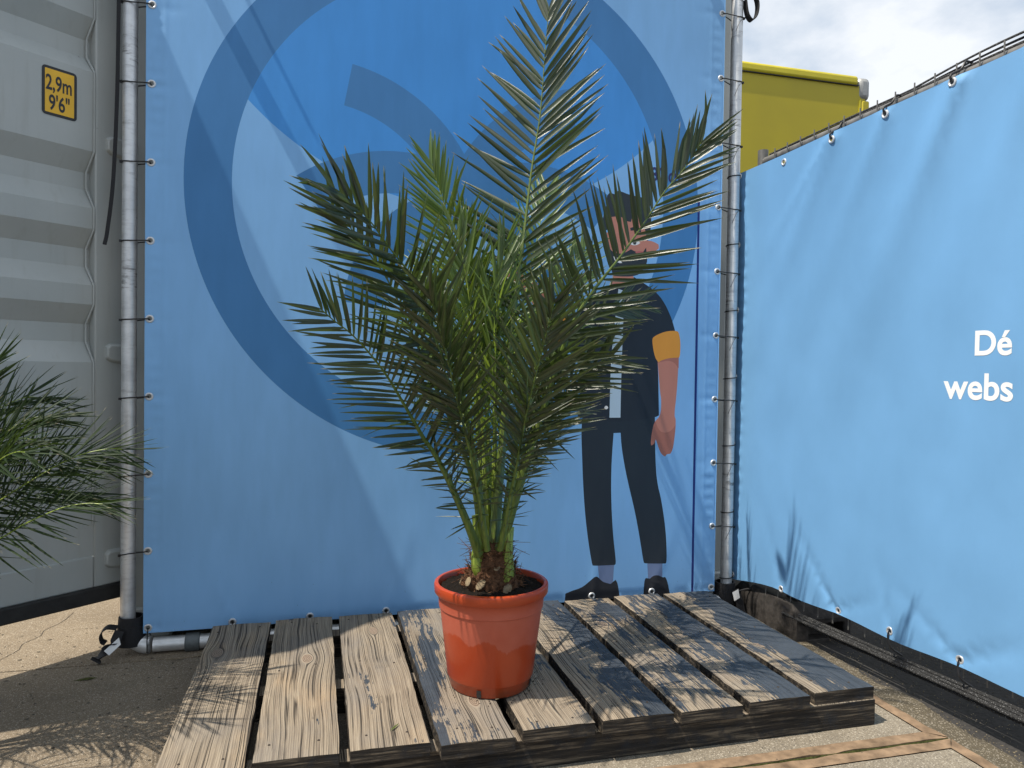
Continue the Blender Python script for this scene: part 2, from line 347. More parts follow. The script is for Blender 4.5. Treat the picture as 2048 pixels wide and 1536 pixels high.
# mossy joint between the two rusty slabs
j_ = MB(); n = 80
vs = []
for i in range(n + 1):
    x = -.31 + 2.0 * i / n; wd = .006 + .003 * noise.noise((x * 20, 0, 0)); zz = .002 + .003 * max(0, noise.noise((x * 9, 2, 0)))
    vs += [(x, 1.646 - wd, -.012), (x, 1.646, zz), (x, 1.646 + wd, -.012)]
j_.add(vs, [(3*i+k, 3*i+3+k, 3*i+4+k, 3*i+1+k) for i in range(n) for k in range(2)]); kind(j_.build('moss_in_joint', M['moss'], ground), 'stuff')
# grit washed up along the slab edge
gp = MB()
for i in range(8000):
    y = random.uniform(1.2, 2.75); t = abs(random.gauss(0, 1)); x = 1.70 + t * (.05 + .012 * math.sin(y * 9))
    if x > 1.86 or (1.74 < x and y > 2.3): continue
    if random.random() < .2: x = 1.70 + random.random() * .5
    r = random.choice((.0010, .0012, .0015, .0018, .0024)); z0 = -.02 + r * .3 + max(0, .012 * (1 - t))
    a, b, c = (random.uniform(.6, 1.5) * r for _ in range(3)); q = random.uniform(0, 6.28); cq, sq = math.cos(q) * a, math.sin(q) * b
    gp.add([(x + cq, y + sq, z0), (x - sq, y + cq, z0), (x - cq, y - sq, z0), (x + sq, y - cq, z0), (x, y, z0 + c), (x, y, z0 - c)],
           [(0,1,4),(1,2,4),(2,3,4),(3,0,4),(1,0,5),(2,1,5),(3,2,5),(0,3,5)])
gr = gp.build('loose_grit', M['pebble'], smooth=False); kind(gr, 'stuff'); tag(gr, 'light brown grit scattered along the rusty slab edge', 'grit')
dirt = MB(); n, k = 90, 7; vs = []  # brown strip with a wavy outer edge, set off from the darker asphalt
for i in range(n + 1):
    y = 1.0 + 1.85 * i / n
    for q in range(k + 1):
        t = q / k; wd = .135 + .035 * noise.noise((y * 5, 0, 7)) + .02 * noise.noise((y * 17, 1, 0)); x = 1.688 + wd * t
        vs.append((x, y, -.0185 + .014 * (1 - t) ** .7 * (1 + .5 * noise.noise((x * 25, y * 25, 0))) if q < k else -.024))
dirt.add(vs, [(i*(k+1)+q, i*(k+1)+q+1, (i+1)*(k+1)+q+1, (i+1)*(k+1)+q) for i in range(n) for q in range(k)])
dm = mat_ground('brown_ground', (.085, .07, .047), (.14, .115, .075), True, 1.6)
dd = dirt.build('brown_strip', dm, ground); kind(dd, 'stuff')
# ================================================================== shipping container with its left door open
cont = thing('shipping_container', 'grey corrugated shipping container with one door swung open behind the poles', 'container', loc=(.52, 4.4, 0))
CX0, CX1, CY0, CY1, CH = -.668, 1.745, 2.93, 5.95, 2.90
for x0, x1 in ((CX0, CX0 + .15), (CX1 - .15, CX1)):
    MB().box((x0, CY0, .09), (x1, CY0 + .16, CH - .12)).build('corner_post', M['cont'], cont, bevel=.008)
    MB().box((x0 - .006, CY0 - .006, 0), (x1 + .006, CY0 + .17, .118)).build('corner_casting', M['cont'], cont, bevel=.01)
MB().box((CX0 + .15, CY0 + .01, .02), (CX1 - .15, CY0 + .15, .14)).build('door_sill', M['cont'], cont, bevel=.006)
MB().box((CX0, CY0, CH - .12), (CX1, CY0 + .16, CH)).build('door_header', M['cont'], cont, bevel=.006)
for xs, sg in ((CX0 + .03, -1), (CX1 - .03, 1)):
    b = MB(); n = 44; prof = []
    for i in range(n + 1):
        y = CY0 + .16 + (CY1 - CY0 - .16) * i / n; prof.append((xs + (.018 * sg if (i // 2) % 2 else -.018 * sg), y))
    b.add([(x, y, z) for x, y in prof for z in (.12, CH - .06)], [(2*i, 2*i+2, 2*i+3, 2*i+1) for i in range(n)])
    b.build('side_wall', M['cont'], cont, smooth=False)
MB().box((CX0 + .01, CY0 + .16, CH - .05), (CX1 - .01, CY1, CH - .01)).build('roof', M['cont'], cont)
MB().box((CX0 + .06, CY0 + .16, .06), (CX1 - .06, CY1, .13)).build('floor', M['darkwood'], cont)
MB().box((CX0 + .01, CY1 - .04, .1), (CX1 - .01, CY1, CH)).build('end_wall', M['cont'], cont)
# the open door, built in its own plane: s along the door away from the hinge, z up, o outwards (towards the camera side)
HP = Vector((-.665, 2.905, 0)); DD = Vector((-.757, -.654, 0)); DN = Vector((.654, -.757, 0))
def D(s, z, o=0): return HP + DD * s + DN * o + Vector((0, 0, z))
levels = [(2.82, 0), (2.72, 0), (2.65, 1), (2.59, 1), (2.53, 0), (2.178, 0), (2.108, 1), (2.048, 1), (1.994, 0), (1.726, 0), (1.656, 1), (1.598, 1), (1.532, 0), (1.462, 0), (1.396, 1), (1.333, 1), (1.269, 0), (1.203, 0), (1.137, 1), (1.075, 1), (1.005, 0), (.335, 0)]
s0, s1, DW = .115, 1.05, 1.16
b = MB(); vs = []
for z, q in levels:
    o = -.036 if q else 0
    vs += [D(s0 - .012, z, o), D(s0 + .02, z, o), D(s1 - .02, z, o), D(s1 + .012, z, o)]
b.add(vs, [(4*i+k, 4*i+k+1, 4*i+5+k, 4*i+4+k) for i in range(len(levels) - 1) for k in range(3)])
door = b.build('door', M['cont'], cont, smooth=False)
for nm, a0, a1, z0, z1 in (('door_stile', .012, s0 - .006, .225, 2.83), ('door_stile', s1 + .006, DW, .225, 2.83), ('door_rail', s0 - .006, s1 + .006, .225, .335), ('door_rail', s0 - .006, s1 + .006, 2.82, 2.83)):
    fr = MB(); q = [D(a0, z0, .006), D(a1, z0, .006), D(a1, z1, .006), D(a0, z1, .006), D(a0, z0, -.045), D(a1, z0, -.045), D(a1, z1, -.045), D(a0, z1, -.045)]
    fr.add(q, [(0,1,2,3),(7,6,5,4),(0,4,5,1),(1,5,6,2),(2,6,7,3),(3,7,4,0)]); fr.build(nm, M['cont'], door, bevel=.005)
# weld bead between stile and panel
pts = []
for i in range(len(levels) - 1):
    (za, qa), (zb, qb) = levels[i], levels[i + 1]
    for k in range(6):
        t = k / 6; pts.append(D(s0 - .003 + .012 * (qa + (qb - qa) * t), za + (zb - za) * t, .004 - .030 * (qa + (qb - qa) * t)))
MB().tube(pts, .0035, 6).build('weld_bead', M['cont'], door)
gs = MB(); q = [D(-.0, .172, .02), D(DW, .172, .02), D(DW, .226, .02), D(-.0, .226, .02), D(0, .172, -.05), D(DW, .172, -.05), D(DW, .226, -.05), D(0, .226, -.05)]
gs.add(q, [(0,1,2,3),(7,6,5,4),(0,4,5,1),(1,5,6,2),(2,6,7,3),(3,7,4,0)]).build('door_gasket', M['rubber'], door, bevel=.006)
for zc in (2.42, 1.757, 1.038, .314):
    hb = MB(); poly = [(.0, -.04), (.06, -.03), (.075, -.018), (.075, .022), (.062, .034), (.0, .034)]
    for sgn, top in ((1, .022),):
        hb.add([D(a, zc + c, .006) for a, c in poly] + [D(.005 + a * .9, zc + c * .8, top) for a, c in poly], [tuple(range(6, 12))] + [(i, (i + 1) % 6, 6 + (i + 1) % 6, 6 + i) for i in range(6)])
    hb.build('hinge', M['cont'], door, bevel=.004)
    rv = MB()
    for k in range(4): rv.tube([D(.018, zc + .012 - k * .008, .021), D(.034, zc + .012 - k * .008, .021)], .0018, 5)
    rv.build('hinge_mark', M['cont'], door)
def rounded(u0, u1, v0, v1, r, f, n=6):
    out = []
    for cx, cy, a0 in ((u1 - r, v1 - r, 0), (u0 + r, v1 - r, 90), (u0 + r, v0 + r, 180), (u1 - r, v0 + r, 270)):
        out += [f(cx + r * math.cos(R(a0 + 90 * k / n)), cy + r * math.sin(R(a0 + 90 * k / n))) for k in range(n + 1)]
    return out
def text_mesh(body, size, bold=.0, mat=None, name='lettering'):
    c = bpy.data.curves.new(name, 'FONT'); c.body = body; c.size = size; c.offset = bold; c.resolution_u = 6
    t = bpy.data.objects.new(name, c); COL.objects.link(t); bpy.context.view_layer.update()
    me = bpy.data.meshes.new_from_object(t.evaluated_get(bpy.context.evaluated_depsgraph_get())); bpy.data.objects.remove(t); bpy.data.curves.remove(c)
    me.materials.clear(); me.materials.append(mat); return me
def lay_text(body, size, bold, mat, parent, f, squeeze=1.0, name='lettering'):
    """flat lettering; f(u, v) gives the world point of text coordinates"""
    me = text_mesh(body, size, bold, mat, name)
    for v in me.vertices: v.co = f(v.co.x * squeeze, v.co.y)
    return link(name, me, parent)
st = MB(); e0, e1, v0, v1 = .168, .276, 1.811, 1.970
st.add(rounded(e0, e1, v0, v1, .012, lambda u, v: D(u, v, .0012)), [tuple(range(28))])
sto = st.build('height_sticker', M['ink'], door, smooth=False)
st = MB(); st.add(rounded(e0 + .009, e1 - .009, v0 + .009, v1 - .009, .002, lambda u, v: D(u, v, .0020)), [tuple(range(28))]); st.build('sticker_face', M['sticker'], door, smooth=False)
fs_ = lambda u0, v0_: (lambda u, v: D(u0 - u, v0_ + v, .0028))
lay_text('2,9m', .069, .0012, M['ink'], door, fs_(.2655, 1.894), .60, 'sticker_lettering')
lay_text("9'6\"", .069, .0012, M['ink'], door, fs_(.256, 1.830), .62, 'sticker_lettering')
# ================================================================== yellow box truck far behind
tr = thing('box_truck', 'yellow box truck body rising behind the fence', 'truck', loc=(2, 7.6, 0))
TX0, TX1, TY0, TY1, TZ = -1.9, 5.47, 6.5, 9.0, 4.06
MB().box((TX0, TY0, .95), (TX1 - .05, TY1, TZ - .10)).build('side_panel', M['yellow'], tr, bevel=.01)
MB().box((TX0, TY0 - .014, TZ - .10), (TX1 - .14, TY1 + .014, TZ)).build('roof_rail', M['yellowrail'], tr, bevel=.03)
MB().box((TX1 - .14, TY0 - .016, TZ - .24), (TX1 + .005, TY1 + .016, TZ - .005)).build('corner_cap', M['alu'], tr, bevel=.05)
MB().box((TX1 - .10, TY0 - .01, .95), (TX1, TY0 + .10, TZ - .24)).build('corner_post', M['yellow'], tr, bevel=.02)
MB().box((TX1 - .125, TY0 - .006, .95), (TX1 - .105, TY0 + .01, TZ - .24)).build('edge_trim', M['yellowrail'], tr)
MB().box((TX0, TY0 - .018, TZ - .108), (TX1 - .14, TY0 - .002, TZ - .100)).build('seal_strip', M['rubber'], tr)
MB().box((TX0, TY0 + .5, .6), (TX1 - .3, TY1 - .5, .95)).build('chassis', M['rubber'], tr)
for x in (TX0 + 1.2, TX1 - 1.8):
    for y in (TY0 + .05, TY1 - .35):
        wm = MB().lathe([(0, 0), (.3, 0), (.46, .03), (.5, .1), (.5, .2), (.46, .27), (.3, .3), (0, .3)], 28, (x, y + .3, .48), axis='Y')
        wm.build('wheel', M['tyre'], tr)
# ================================================================== printed banner on its tube frame
BY = 2.76; BX0, BX1, BZ1 = -.573, 1.613, 2.74
def bz0(x): return .076 + .010 * (x - BX0) / (BX1 - BX0)
def ridge(u, v, p, q, wd, grow=0):
    """soft fold along p->q"""
    dx, dy = q[0] - p[0], q[1] - p[1]; L = math.hypot(dx, dy); dx /= L; dy /= L
    a = (u - p[0]) * dx + (v - p[1]) * dy; c = (u - p[0]) * -dy + (v - p[1]) * dx
    w_ = wd + grow * max(a, 0); f = max(0, min(1, a / .03 + 1)) * max(0, 1 - max(a, 0) / L)
    return math.exp(-(c / w_) ** 2) * f
def banner_y(x, z):
    d = .0020 * noise.noise((x * 1.7, z * 1.3, 0)) + .0004 * noise.noise((x * 5, z * 4, 2))
    for ex, sg in ((BX0, 1), (BX1, -1)):
        t = (x - ex) * sg
        if t < .16:
            md = max(0, .5 + noise.noise((ex * 3, z * 2.3, 4)))
            d += .0010 * md * math.sin(z * 2 * math.pi / .042 + 2 * noise.noise((0, z * 6, 1))) * math.exp(-((t - .035) / .026) ** 2)
            d -= .0007 * math.exp(-((t - .06) / .007) ** 2)
            zg = (z - .092) % .2652
            if zg > .15: zg -= .2652
            d += .0016 * math.exp(-(zg / (.006 + .12 * max(0, t - .02))) ** 2) * max(0, 1 - t / .15)
    zb = bz0(x); t = z - zb
    if t < .6:
        d += .0010 * math.exp(-((t - .022) / .006) ** 2)
        for gx, dx in ((-.284, -.16), (-.02, .1), (.253, .12), (.5, -.14), (1.066, .08), (1.327, .14)):
            d -= .0026 * ridge(x, z, (gx, zb + .02), (gx + dx, zb + .42), .012, .09)
    return d
def B(x, z): return Vector((x, BY + banner_y(x, z), z))
def chaikin(P, k=2, corner=50):
    """round a traced outline but keep its sharp corners"""
    P = [Vector(p) for p in P]; n = len(P)
    Q = [(P[i], (P[i] - P[i - 1]).angle(P[(i + 1) % n] - P[i]) > R(corner)) for i in range(n)]
    for _ in range(k):
        res = []; n = len(Q)
        for i in range(n):
            b, keep = Q[i]; a = Q[i - 1][0]; c = Q[(i + 1) % n][0]
            res += [(b, True)] if keep else [(b * .75 + a * .25, False), (b * .75 + c * .25, False)]
        Q = res
    return [q for q, _ in Q]
def arc_band(cx, cz, r0, r1, a0, a1, n=60):
    return [Vector((cx + r1 * math.cos(a0 + (a1 - a0) * i / n), cz + r1 * math.sin(a0 + (a1 - a0) * i / n))) for i in range(n + 1)] + \
           [Vector((cx + r0 * math.cos(a1 + (a0 - a1) * i / n), cz + r0 * math.sin(a1 + (a0 - a1) * i / n))) for i in range(n + 1)]
def circle(cx, cz, r, n=16): return [Vector((cx + r * math.cos(2 * math.pi * i / n), cz + r * math.sin(2 * math.pi * i / n))) for i in range(n)]
def cloth(name, outline, layers, holes, f, mats, step, fine=None, parent=None):
    """one sheet of cloth, cut exactly along its printed shapes; layers = [(polygon, slot), ...] from bottom to top"""
    V2 = []; F2 = []
    for P in [outline] + [p for p, _ in layers] + holes:
        if sum(P[i - 1][0] * P[i][1] - P[i][0] * P[i - 1][1] for i in range(len(P))) < 0: P = P[::-1]
        F2.append(list(range(len(V2), len(V2) + len(P)))); V2 += [Vector((p[0], p[1])) for p in P]
    xs = [p[0] for p in outline]; zs = [p[1] for p in outline]
    def ticks(a, b, st, fe):
        t = list(np.arange(a + st * .5, b, st))
        if fe: t += list(np.arange(a + .004, a + .1, fe)) + list(np.arange(b - .1, b - .003, fe))
        return t
    for x in ticks(min(xs), max(xs), step, fine):
        for z in ticks(min(zs), max(zs), step, None): V2.append(Vector((x + random.uniform(-.1, .1) * step, z + random.uniform(-.1, .1) * step)))
    r = delaunay_2d_cdt(V2, [], F2, 0, 1e-6)
    vo, fo, src = r[0], r[2], r[5]; nh = len(layers)
    b = MB(); b.v = [tuple(f(p.x, p.y)) for p in vo]
    for tri, so_ in zip(fo, src):
        if 0 not in so_ or any(k > nh for k in so_): continue
        top = max(so_); b.f.append(tuple(tri)); b.m.append(0 if top == 0 else layers[top - 1][1])
    me = bpy.data.meshes.new(name); me.from_pydata(b.v, [], b.f)
    for mt in mats: me.materials.append(mt)
    me.polygons.foreach_set('material_index', b.m); me.polygons.foreach_set('use_smooth', [True] * len(b.f))
    nr = []; e = 2e-3
    for p in vo:
        a = f(p.x + e, p.y) - f(p.x - e, p.y); c = f(p.x, p.y + e) - f(p.x, p.y - e); nr.append(a.cross(c).normalized())
    # face the printed side
    s_ = sum(me.polygons[i].normal.dot(nr[me.polygons[i].vertices[0]]) for i in range(0, len(me.polygons), 97))
    if s_ < 0: me.flip_normals()
    me.normals_split_custom_set_from_vertices([tuple(v) for v in nr])
    return link(name, me, parent)
MAN = {
 'line':[(1.456,1.713),(1.515,1.717),(1.515,1.710),(1.512,1.710),(1.513,1.354),(1.516,0.103),(1.516,0.075),(1.506,0.076),(1.506,0.103),(1.503,1.353),(1.502,1.709),(1.456,1.706)],
 'neck':[(1.135,1.388),(1.221,1.392),(1.226,1.364),(1.235,1.328),(1.167,1.285),(1.127,1.324)],
 'face':[(1.116,1.624),(1.170,1.633),(1.242,1.638),(1.272,1.599),(1.278,1.529),(1.303,1.528),(1.330,1.516),(1.332,1.500),(1.309,1.483),(1.276,1.482),(1.245,1.460),(1.177,1.457),(1.136,1.427),(1.110,1.492),(1.089,1.514),(1.084,1.541),(1.113,1.554)],
 'hair':[(1.102,1.685),(1.106,1.700),(1.116,1.709),(1.143,1.703),(1.149,1.719),(1.168,1.717),(1.198,1.707),(1.257,1.700),(1.268,1.677),(1.286,1.678),(1.298,1.636),(1.293,1.557),(1.282,1.525),(1.268,1.579),(1.255,1.598),(1.246,1.625),(1.229,1.633),(1.216,1.627),(1.208,1.599),(1.187,1.601),(1.170,1.616),(1.149,1.618),(1.122,1.613),(1.119,1.570),(1.100,1.557),(1.084,1.545),(1.089,1.614),(1.095,1.646),(1.109,1.666)],
 'beard':[(1.114,1.496),(1.131,1.474),(1.173,1.468),(1.210,1.490),(1.236,1.479),(1.262,1.481),(1.276,1.501),(1.279,1.470),(1.283,1.439),(1.255,1.394),(1.221,1.382),(1.175,1.379),(1.137,1.380),(1.126,1.404),(1.117,1.454)],
 'brow':[(1.205,1.575),(1.234,1.585),(1.251,1.572),(1.254,1.561),(1.239,1.558),(1.230,1.567),(1.207,1.564)],
 'eye':[(1.204,1.513),(1.214,1.521),(1.229,1.525),(1.244,1.523),(1.250,1.517),(1.236,1.508),(1.216,1.506)],
 'pupil':[(1.218,1.523),(1.231,1.525),(1.234,1.517),(1.229,1.509),(1.221,1.510),(1.217,1.517)],
 'eye2':[(1.099,1.516),(1.107,1.521),(1.114,1.514),(1.114,1.505),(1.105,1.507)],
 'cheek':[(1.228,1.479),(1.244,1.486),(1.264,1.485),(1.266,1.475),(1.247,1.466)],
 'teeth':[(1.135,1.457),(1.146,1.459),(1.161,1.446),(1.174,1.433),(1.161,1.432),(1.142,1.439)],
 'jacket':[(1.218,1.347),(1.225,1.380),(1.264,1.359),(1.307,1.335),(1.351,1.297),(1.389,1.232),(1.412,1.167),(1.412,1.153),(1.311,1.124),(1.330,1.072),(1.338,1.032),(1.346,0.823),(1.330,0.814),(1.179,0.796),(1.130,0.798),(1.064,0.805),(0.995,0.818),(1.001,0.898),(1.006,1.001),(1.013,1.079),(0.964,1.065),(0.923,1.115),(0.962,1.199),(1.015,1.265),(1.082,1.319),(1.137,1.354)],
 'shirt':[(1.159,1.329),(1.183,1.323),(1.182,1.183),(1.178,1.030),(1.177,0.814),(1.130,0.814),(1.131,1.029),(1.141,1.146)],
 'button':[(1.117,1.112),(1.119,1.118),(1.125,1.120),(1.130,1.118),(1.133,1.112),(1.131,1.106),(1.125,1.104),(1.120,1.106)],
 'button2':[(1.107,0.854),(1.110,0.860),(1.116,0.862),(1.121,0.860),(1.124,0.854),(1.121,0.849),(1.116,0.847),(1.110,0.849)],
 'cuff':[(1.309,1.132),(1.315,1.141),(1.340,1.155),(1.376,1.167),(1.419,1.169),(1.428,1.162),(1.436,1.127),(1.436,1.074),(1.432,1.060),(1.385,1.057),(1.349,1.046),(1.340,1.038),(1.327,1.052),(1.316,1.085)],
 'arm':[(1.335,1.049),(1.348,0.923),(1.356,0.882),(1.353,0.820),(1.328,0.800),(1.316,0.758),(1.311,0.708),(1.315,0.700),(1.328,0.707),(1.334,0.725),(1.349,0.684),(1.361,0.663),(1.376,0.654),(1.385,0.664),(1.400,0.665),(1.412,0.685),(1.420,0.749),(1.423,0.807),(1.414,0.820),(1.425,0.923),(1.430,1.064),(1.377,1.059)],
 'armshade':[(1.335,1.036),(1.335,1.049),(1.377,1.059),(1.430,1.064),(1.430,1.015),(1.409,1.041),(1.377,1.047)],
 'hand':[(1.330,0.800),(1.316,0.758),(1.311,0.708),(1.315,0.700),(1.328,0.707),(1.334,0.725),(1.349,0.684),(1.361,0.663),(1.376,0.654),(1.385,0.664),(1.400,0.665),(1.412,0.685),(1.420,0.749),(1.422,0.783),(1.401,0.758),(1.374,0.750),(1.347,0.760)],
 'trousers':[(1.015,0.817),(1.011,0.761),(1.015,0.680),(1.024,0.520),(1.039,0.374),(1.065,0.226),(1.072,0.221),(1.164,0.220),(1.170,0.228),(1.152,0.353),(1.142,0.508),(1.142,0.638),(1.149,0.752),(1.179,0.753),(1.185,0.686),(1.209,0.572),(1.246,0.440),(1.271,0.324),(1.289,0.224),(1.295,0.218),(1.387,0.214),(1.393,0.222),(1.387,0.343),(1.366,0.469),(1.342,0.552),(1.333,0.651),(1.328,0.824)],
 'sock':[(1.089,0.226),(1.099,0.152),(1.156,0.133),(1.161,0.224)],
 'sock2':[(1.306,0.220),(1.312,0.140),(1.374,0.136),(1.373,0.218)],
 'shoe':[(0.953,0.089),(0.955,0.117),(0.984,0.127),(1.026,0.137),(1.060,0.163),(1.077,0.178),(1.091,0.177),(1.112,0.154),(1.147,0.144),(1.168,0.159),(1.177,0.148),(1.188,0.090),(1.188,0.072)],
 'shoe2':[(1.290,0.065),(1.294,0.149),(1.301,0.159),(1.319,0.155),(1.332,0.167),(1.354,0.169),(1.377,0.156),(1.386,0.159),(1.395,0.147),(1.407,0.101),(1.414,0.057)],
 'larm':[(0.671,1.391),(0.694,1.405),(0.740,1.375),(0.807,1.357),(0.865,1.274),(0.932,1.198),(0.876,1.122),(0.840,1.195),(0.771,1.309),(0.701,1.344)],
 'lcuff':[(0.861,1.153),(0.915,1.221),(0.961,1.189),(0.942,1.100),(0.872,1.095)],
}
BLUE = dict(bg=(.215, .455, .78), ring=(.052, .205, .46), disc=(.055, .285, .70), skin=(.52, .21, .155), hair=(.022, .03, .038), jacket=(.011, .018, .03), trou=(.013, .022, .034),
            orange=(.72, .30, .04), shirt=(.45, .58, .70), sock=(.16, .22, .38), shoe=(.010, .013, .022), hand=(.40, .15, .11), white=(.75, .75, .75), navy=(.008, .022, .17), cheek=(.46, .13, .13))
PK = list(BLUE); pm_ = [mat_vinyl('print_' + k, BLUE[k]) for k in PK]; sl = {k: i for i, k in enumerate(PK)}
XC, ZC = .526, 1.6485
LAY = []
# bright disc clipped by the ring's inner circle
dcx, dcz, dr, ri, ro = .526, 2.676, 1.071, .8223, .9787
lens = []
for i in range(361):          # part of the disc outline inside the ring
    a = math.pi + math.pi * i / 360; p = Vector((dcx + dr * math.cos(a), dcz + dr * math.sin(a)))
    if (p - Vector((XC, ZC))).length < .9: lens.append(p)
up = [Vector((XC + .9 * math.cos(a), ZC + .9 * math.sin(a))) for a in np.linspace(math.atan2(lens[-1].y - ZC, lens[-1].x - XC), math.atan2(lens[0].y - ZC, lens[0].x - XC), 90)][1:-1]
LAY.append((lens + up, sl['disc']))
for sg in (1, -1):
    fx = lambda P, sg=sg: [Vector((XC + sg * (p.x - XC), p.y)) for p in P]
    LAY += [(fx(arc_band(-.001, 1.494, .460, .6145, R(79.5), R(2), 60)), sl['ring']),
            (fx(arc_band(.285, 1.168, .476, .630, R(125.5), R(60), 60)), sl['ring']),
            (fx(arc_band(.559, 1.209, .318, .472, R(176.5), R(95), 60)), sl['ring'])]
for a_ in (0, 1): LAY.append((arc_band(XC, ZC, ri, ro, math.pi * a_, math.pi * (a_ + 1), 100), sl['ring']))
seq = [('neck','skin'),('larm','skin'),('lcuff','orange'),('face','skin'),('hair','hair'),('beard','hair'),('brow','hair'),('eye','white'),('eye2','white'),('pupil','hair'),('cheek','cheek'),('teeth','white'),
       ('sock','sock'),('sock2','sock'),('shoe','shoe'),('shoe2','shoe'),('trousers','trou'),('arm','skin'),('armshade','hand'),('hand','hand'),('jacket','jacket'),('shirt','shirt'),('button','white'),('button2','white'),('cuff','orange'),('line','navy')]
for k, c in seq:
    P = [Vector((x, z)) for x, z in MAN[k]]; P = [p for i, p in enumerate(P) if (p - P[i - 1]).length > 1e-4]
    LAY.append((P if k == 'line' else chaikin(P, 2), sl[c]))
GL = [(-.553 - .0008 * i, 2.484 - .2655 * i) for i in range(9)]; GR = [(1.598, 2.479 - .2650 * i) for i in range(9)]
GBX = [-.558, -.284, -.02, .253, .524, .795, 1.066, 1.327, 1.598]; GB = [(x, bz0(x) + .018) for x in GBX]
GT = [(x, BZ1 - .02) for x in GBX]
n = 24
outl = [Vector((BX0 + (BX1 - BX0) * i / n, bz0(BX0 + (BX1 - BX0) * i / n))) for i in range(n + 1)] + [Vector((BX1, BZ1)), Vector((BX0, BZ1))]
ban = cloth('banner', outl, LAY, [circle(x, z, .0075, 12) for x, z in GL + GR + GB + GT], B, pm_, .022, .009)
tag(ban, 'large blue printed banner with ring emblem and cartoon man, behind the potted palm', 'banner')
gm = MB().lathe([(.0068, -.002), (.0072, .0022), (.0095, .0036), (.0125, .0030), (.0142, .0008), (.0142, -.0015)], 20, axis='Y').mesh('grommet', M['galv'])
for x, z in GL + GR + GB + GT: link('grommet', gm, ban, (x, B(x, z).y, z))
lay_text('180 cm', .076, .0018, M['navy'], ban, lambda u, v: B(1.262 + u, 1.772 + v) + Vector((0, -.0004, 0)), .78)
fr = thing('banner_stand', 'scuffed galvanised tube frame holding the large printed banner', 'frame', loc=(.53, 2.79, 0))
PLX, PRX, PY, PR = -.628, 1.686, 2.792, .0242
for x in (PLX, PRX):
    MB().tube([(x, PY, .085 + i * .18) for i in range(16)], PR, 20).build('post', M['galv'], fr)
MB().tube([(PLX + .085, 2.778, .029), (PRX - .085, 2.778, .029)], .0252, 20).build('bottom_rail', M['galv'], fr)
MB().tube([(PLX, PY, 2.80), (PRX, PY, 2.80)], .0242, 20).build('top_rail', M['galv'], fr)
for sx, x in ((1, PLX), (-1, PRX)):
    MB().tube([(x + sx * (.075 - .075 * math.cos(R(a))), PY - .014 * a / 90, .104 - .075 * math.sin(R(a))) for a in range(0, 91, 10)], .0300, 18).build('elbow', M['galv'], fr)
MB().tube([(-.440, 2.778, .029), (-.392, 2.778, .029)], .0318, 20).build('coupler', simple('dull_zinc', (.12, .135, .14), .6, .3, .2, 40, .2), fr, bevel=.003)
# clamp stubs that stand out from the top rail
MB().tube([(-.60, PY - .03, 2.705), (-.60, PY - .155, 2.705)], .026, 16).build('clamp_stub', M['galv'], fr)
MB().tube([(-.52, PY - .03, 2.80), (-.50, PY - .11, 2.72)], .007, 10).build('clamp_bolt', M['galv'], fr)
MB().tube([(1.42, PY - .03, 2.80), (1.42, PY - .065, 2.80)], .024, 16).build('clamp_stub', M['galv'], fr)
# ---- cable ties of the banner
def tie_loop(post, gx, gz, zoff, side):
    """closed thin loop from the grommet round the post, with a lock head"""
    b = MB(); r = PR + .0022; px, py = post; gy = BY
    pts = [Vector((gx, gy - .004, gz)), Vector((gx + side * .016, gy - .005, gz + zoff * .15))]
    a0, a1 = (-60, -300)
    for k in range(13):
        a = R((-75 if side < 0 else -105) + side * (-210) * k / 12 * -1)
        pts.append(Vector((px + r * math.cos(a), py + r * math.sin(a), gz + zoff * (.5 + .5 * min(1, k / 6)))))
    pts += [Vector((gx + side * .014, gy + .007, gz - .004)), Vector((gx, gy + .006, gz - .002))]
    b.tube(pts, .0022, 6)
    hx = px + side * (PR + .001); b.box((hx - .004, py - .016, gz + zoff - .004), (hx + .004, py - .006, gz + zoff + .004))
    return b
ORD = ['topmost', 'second from the top', 'third from the top', 'fourth from the top', 'fifth from the top', 'sixth from the top', 'seventh from the top', 'eighth from the top', 'ninth from the top', 'lowest']
for i, (x, z) in enumerate(GL[1:]):
    tag(tie_loop((PLX, PY), x, z, .008 - .0035 * i, -1).build('cable_tie', M['black']), f'thin black cable tie on the left tube pole, {ORD[i] if i < 7 else "lowest"}', 'cable tie', 'cable ties on the left pole')
for i, (x, z) in enumerate(GR):
    b = tie_loop((PRX, PY), x, z, .004 - .002 * i, 1)
    b.tube(cr([(PRX + .02, PY - .014, z), (PRX - .004, PY - .03, z - .02), (PRX - .02, PY - .024, z - .06)], 5), .0011, 5)
    tag(b.build('cable_tie', M['black']), f'black cable tie from large banner to right tube pole, {ORD[i] if i < 8 else "lowest"}', 'cable tie', 'cable ties on the right pole')
NM = ['at its left corner', 'behind the first plank', 'behind the second plank', 'behind the third plank', '', '', 'by the left shoe', 'by the right shoe', '']
for i, (x, z) in enumerate(GB):
    if i in (4, 5, 8): continue
    b = MB().tube([(x, BY - .005, z), (x, BY - .008, z - .02), (x, 2.746, .052), (x, 2.748, .012), (x, 2.778, .0), (x, 2.806, .012), (x, 2.806, .05), (x, BY + .006, z - .004)], .0022, 6, closed=True)
    tag(b.build('cable_tie', M['black']), f'black cable tie at the bottom hem of the printed banner, {NM[i]}', 'cable tie', 'cable ties along the bottom hem')
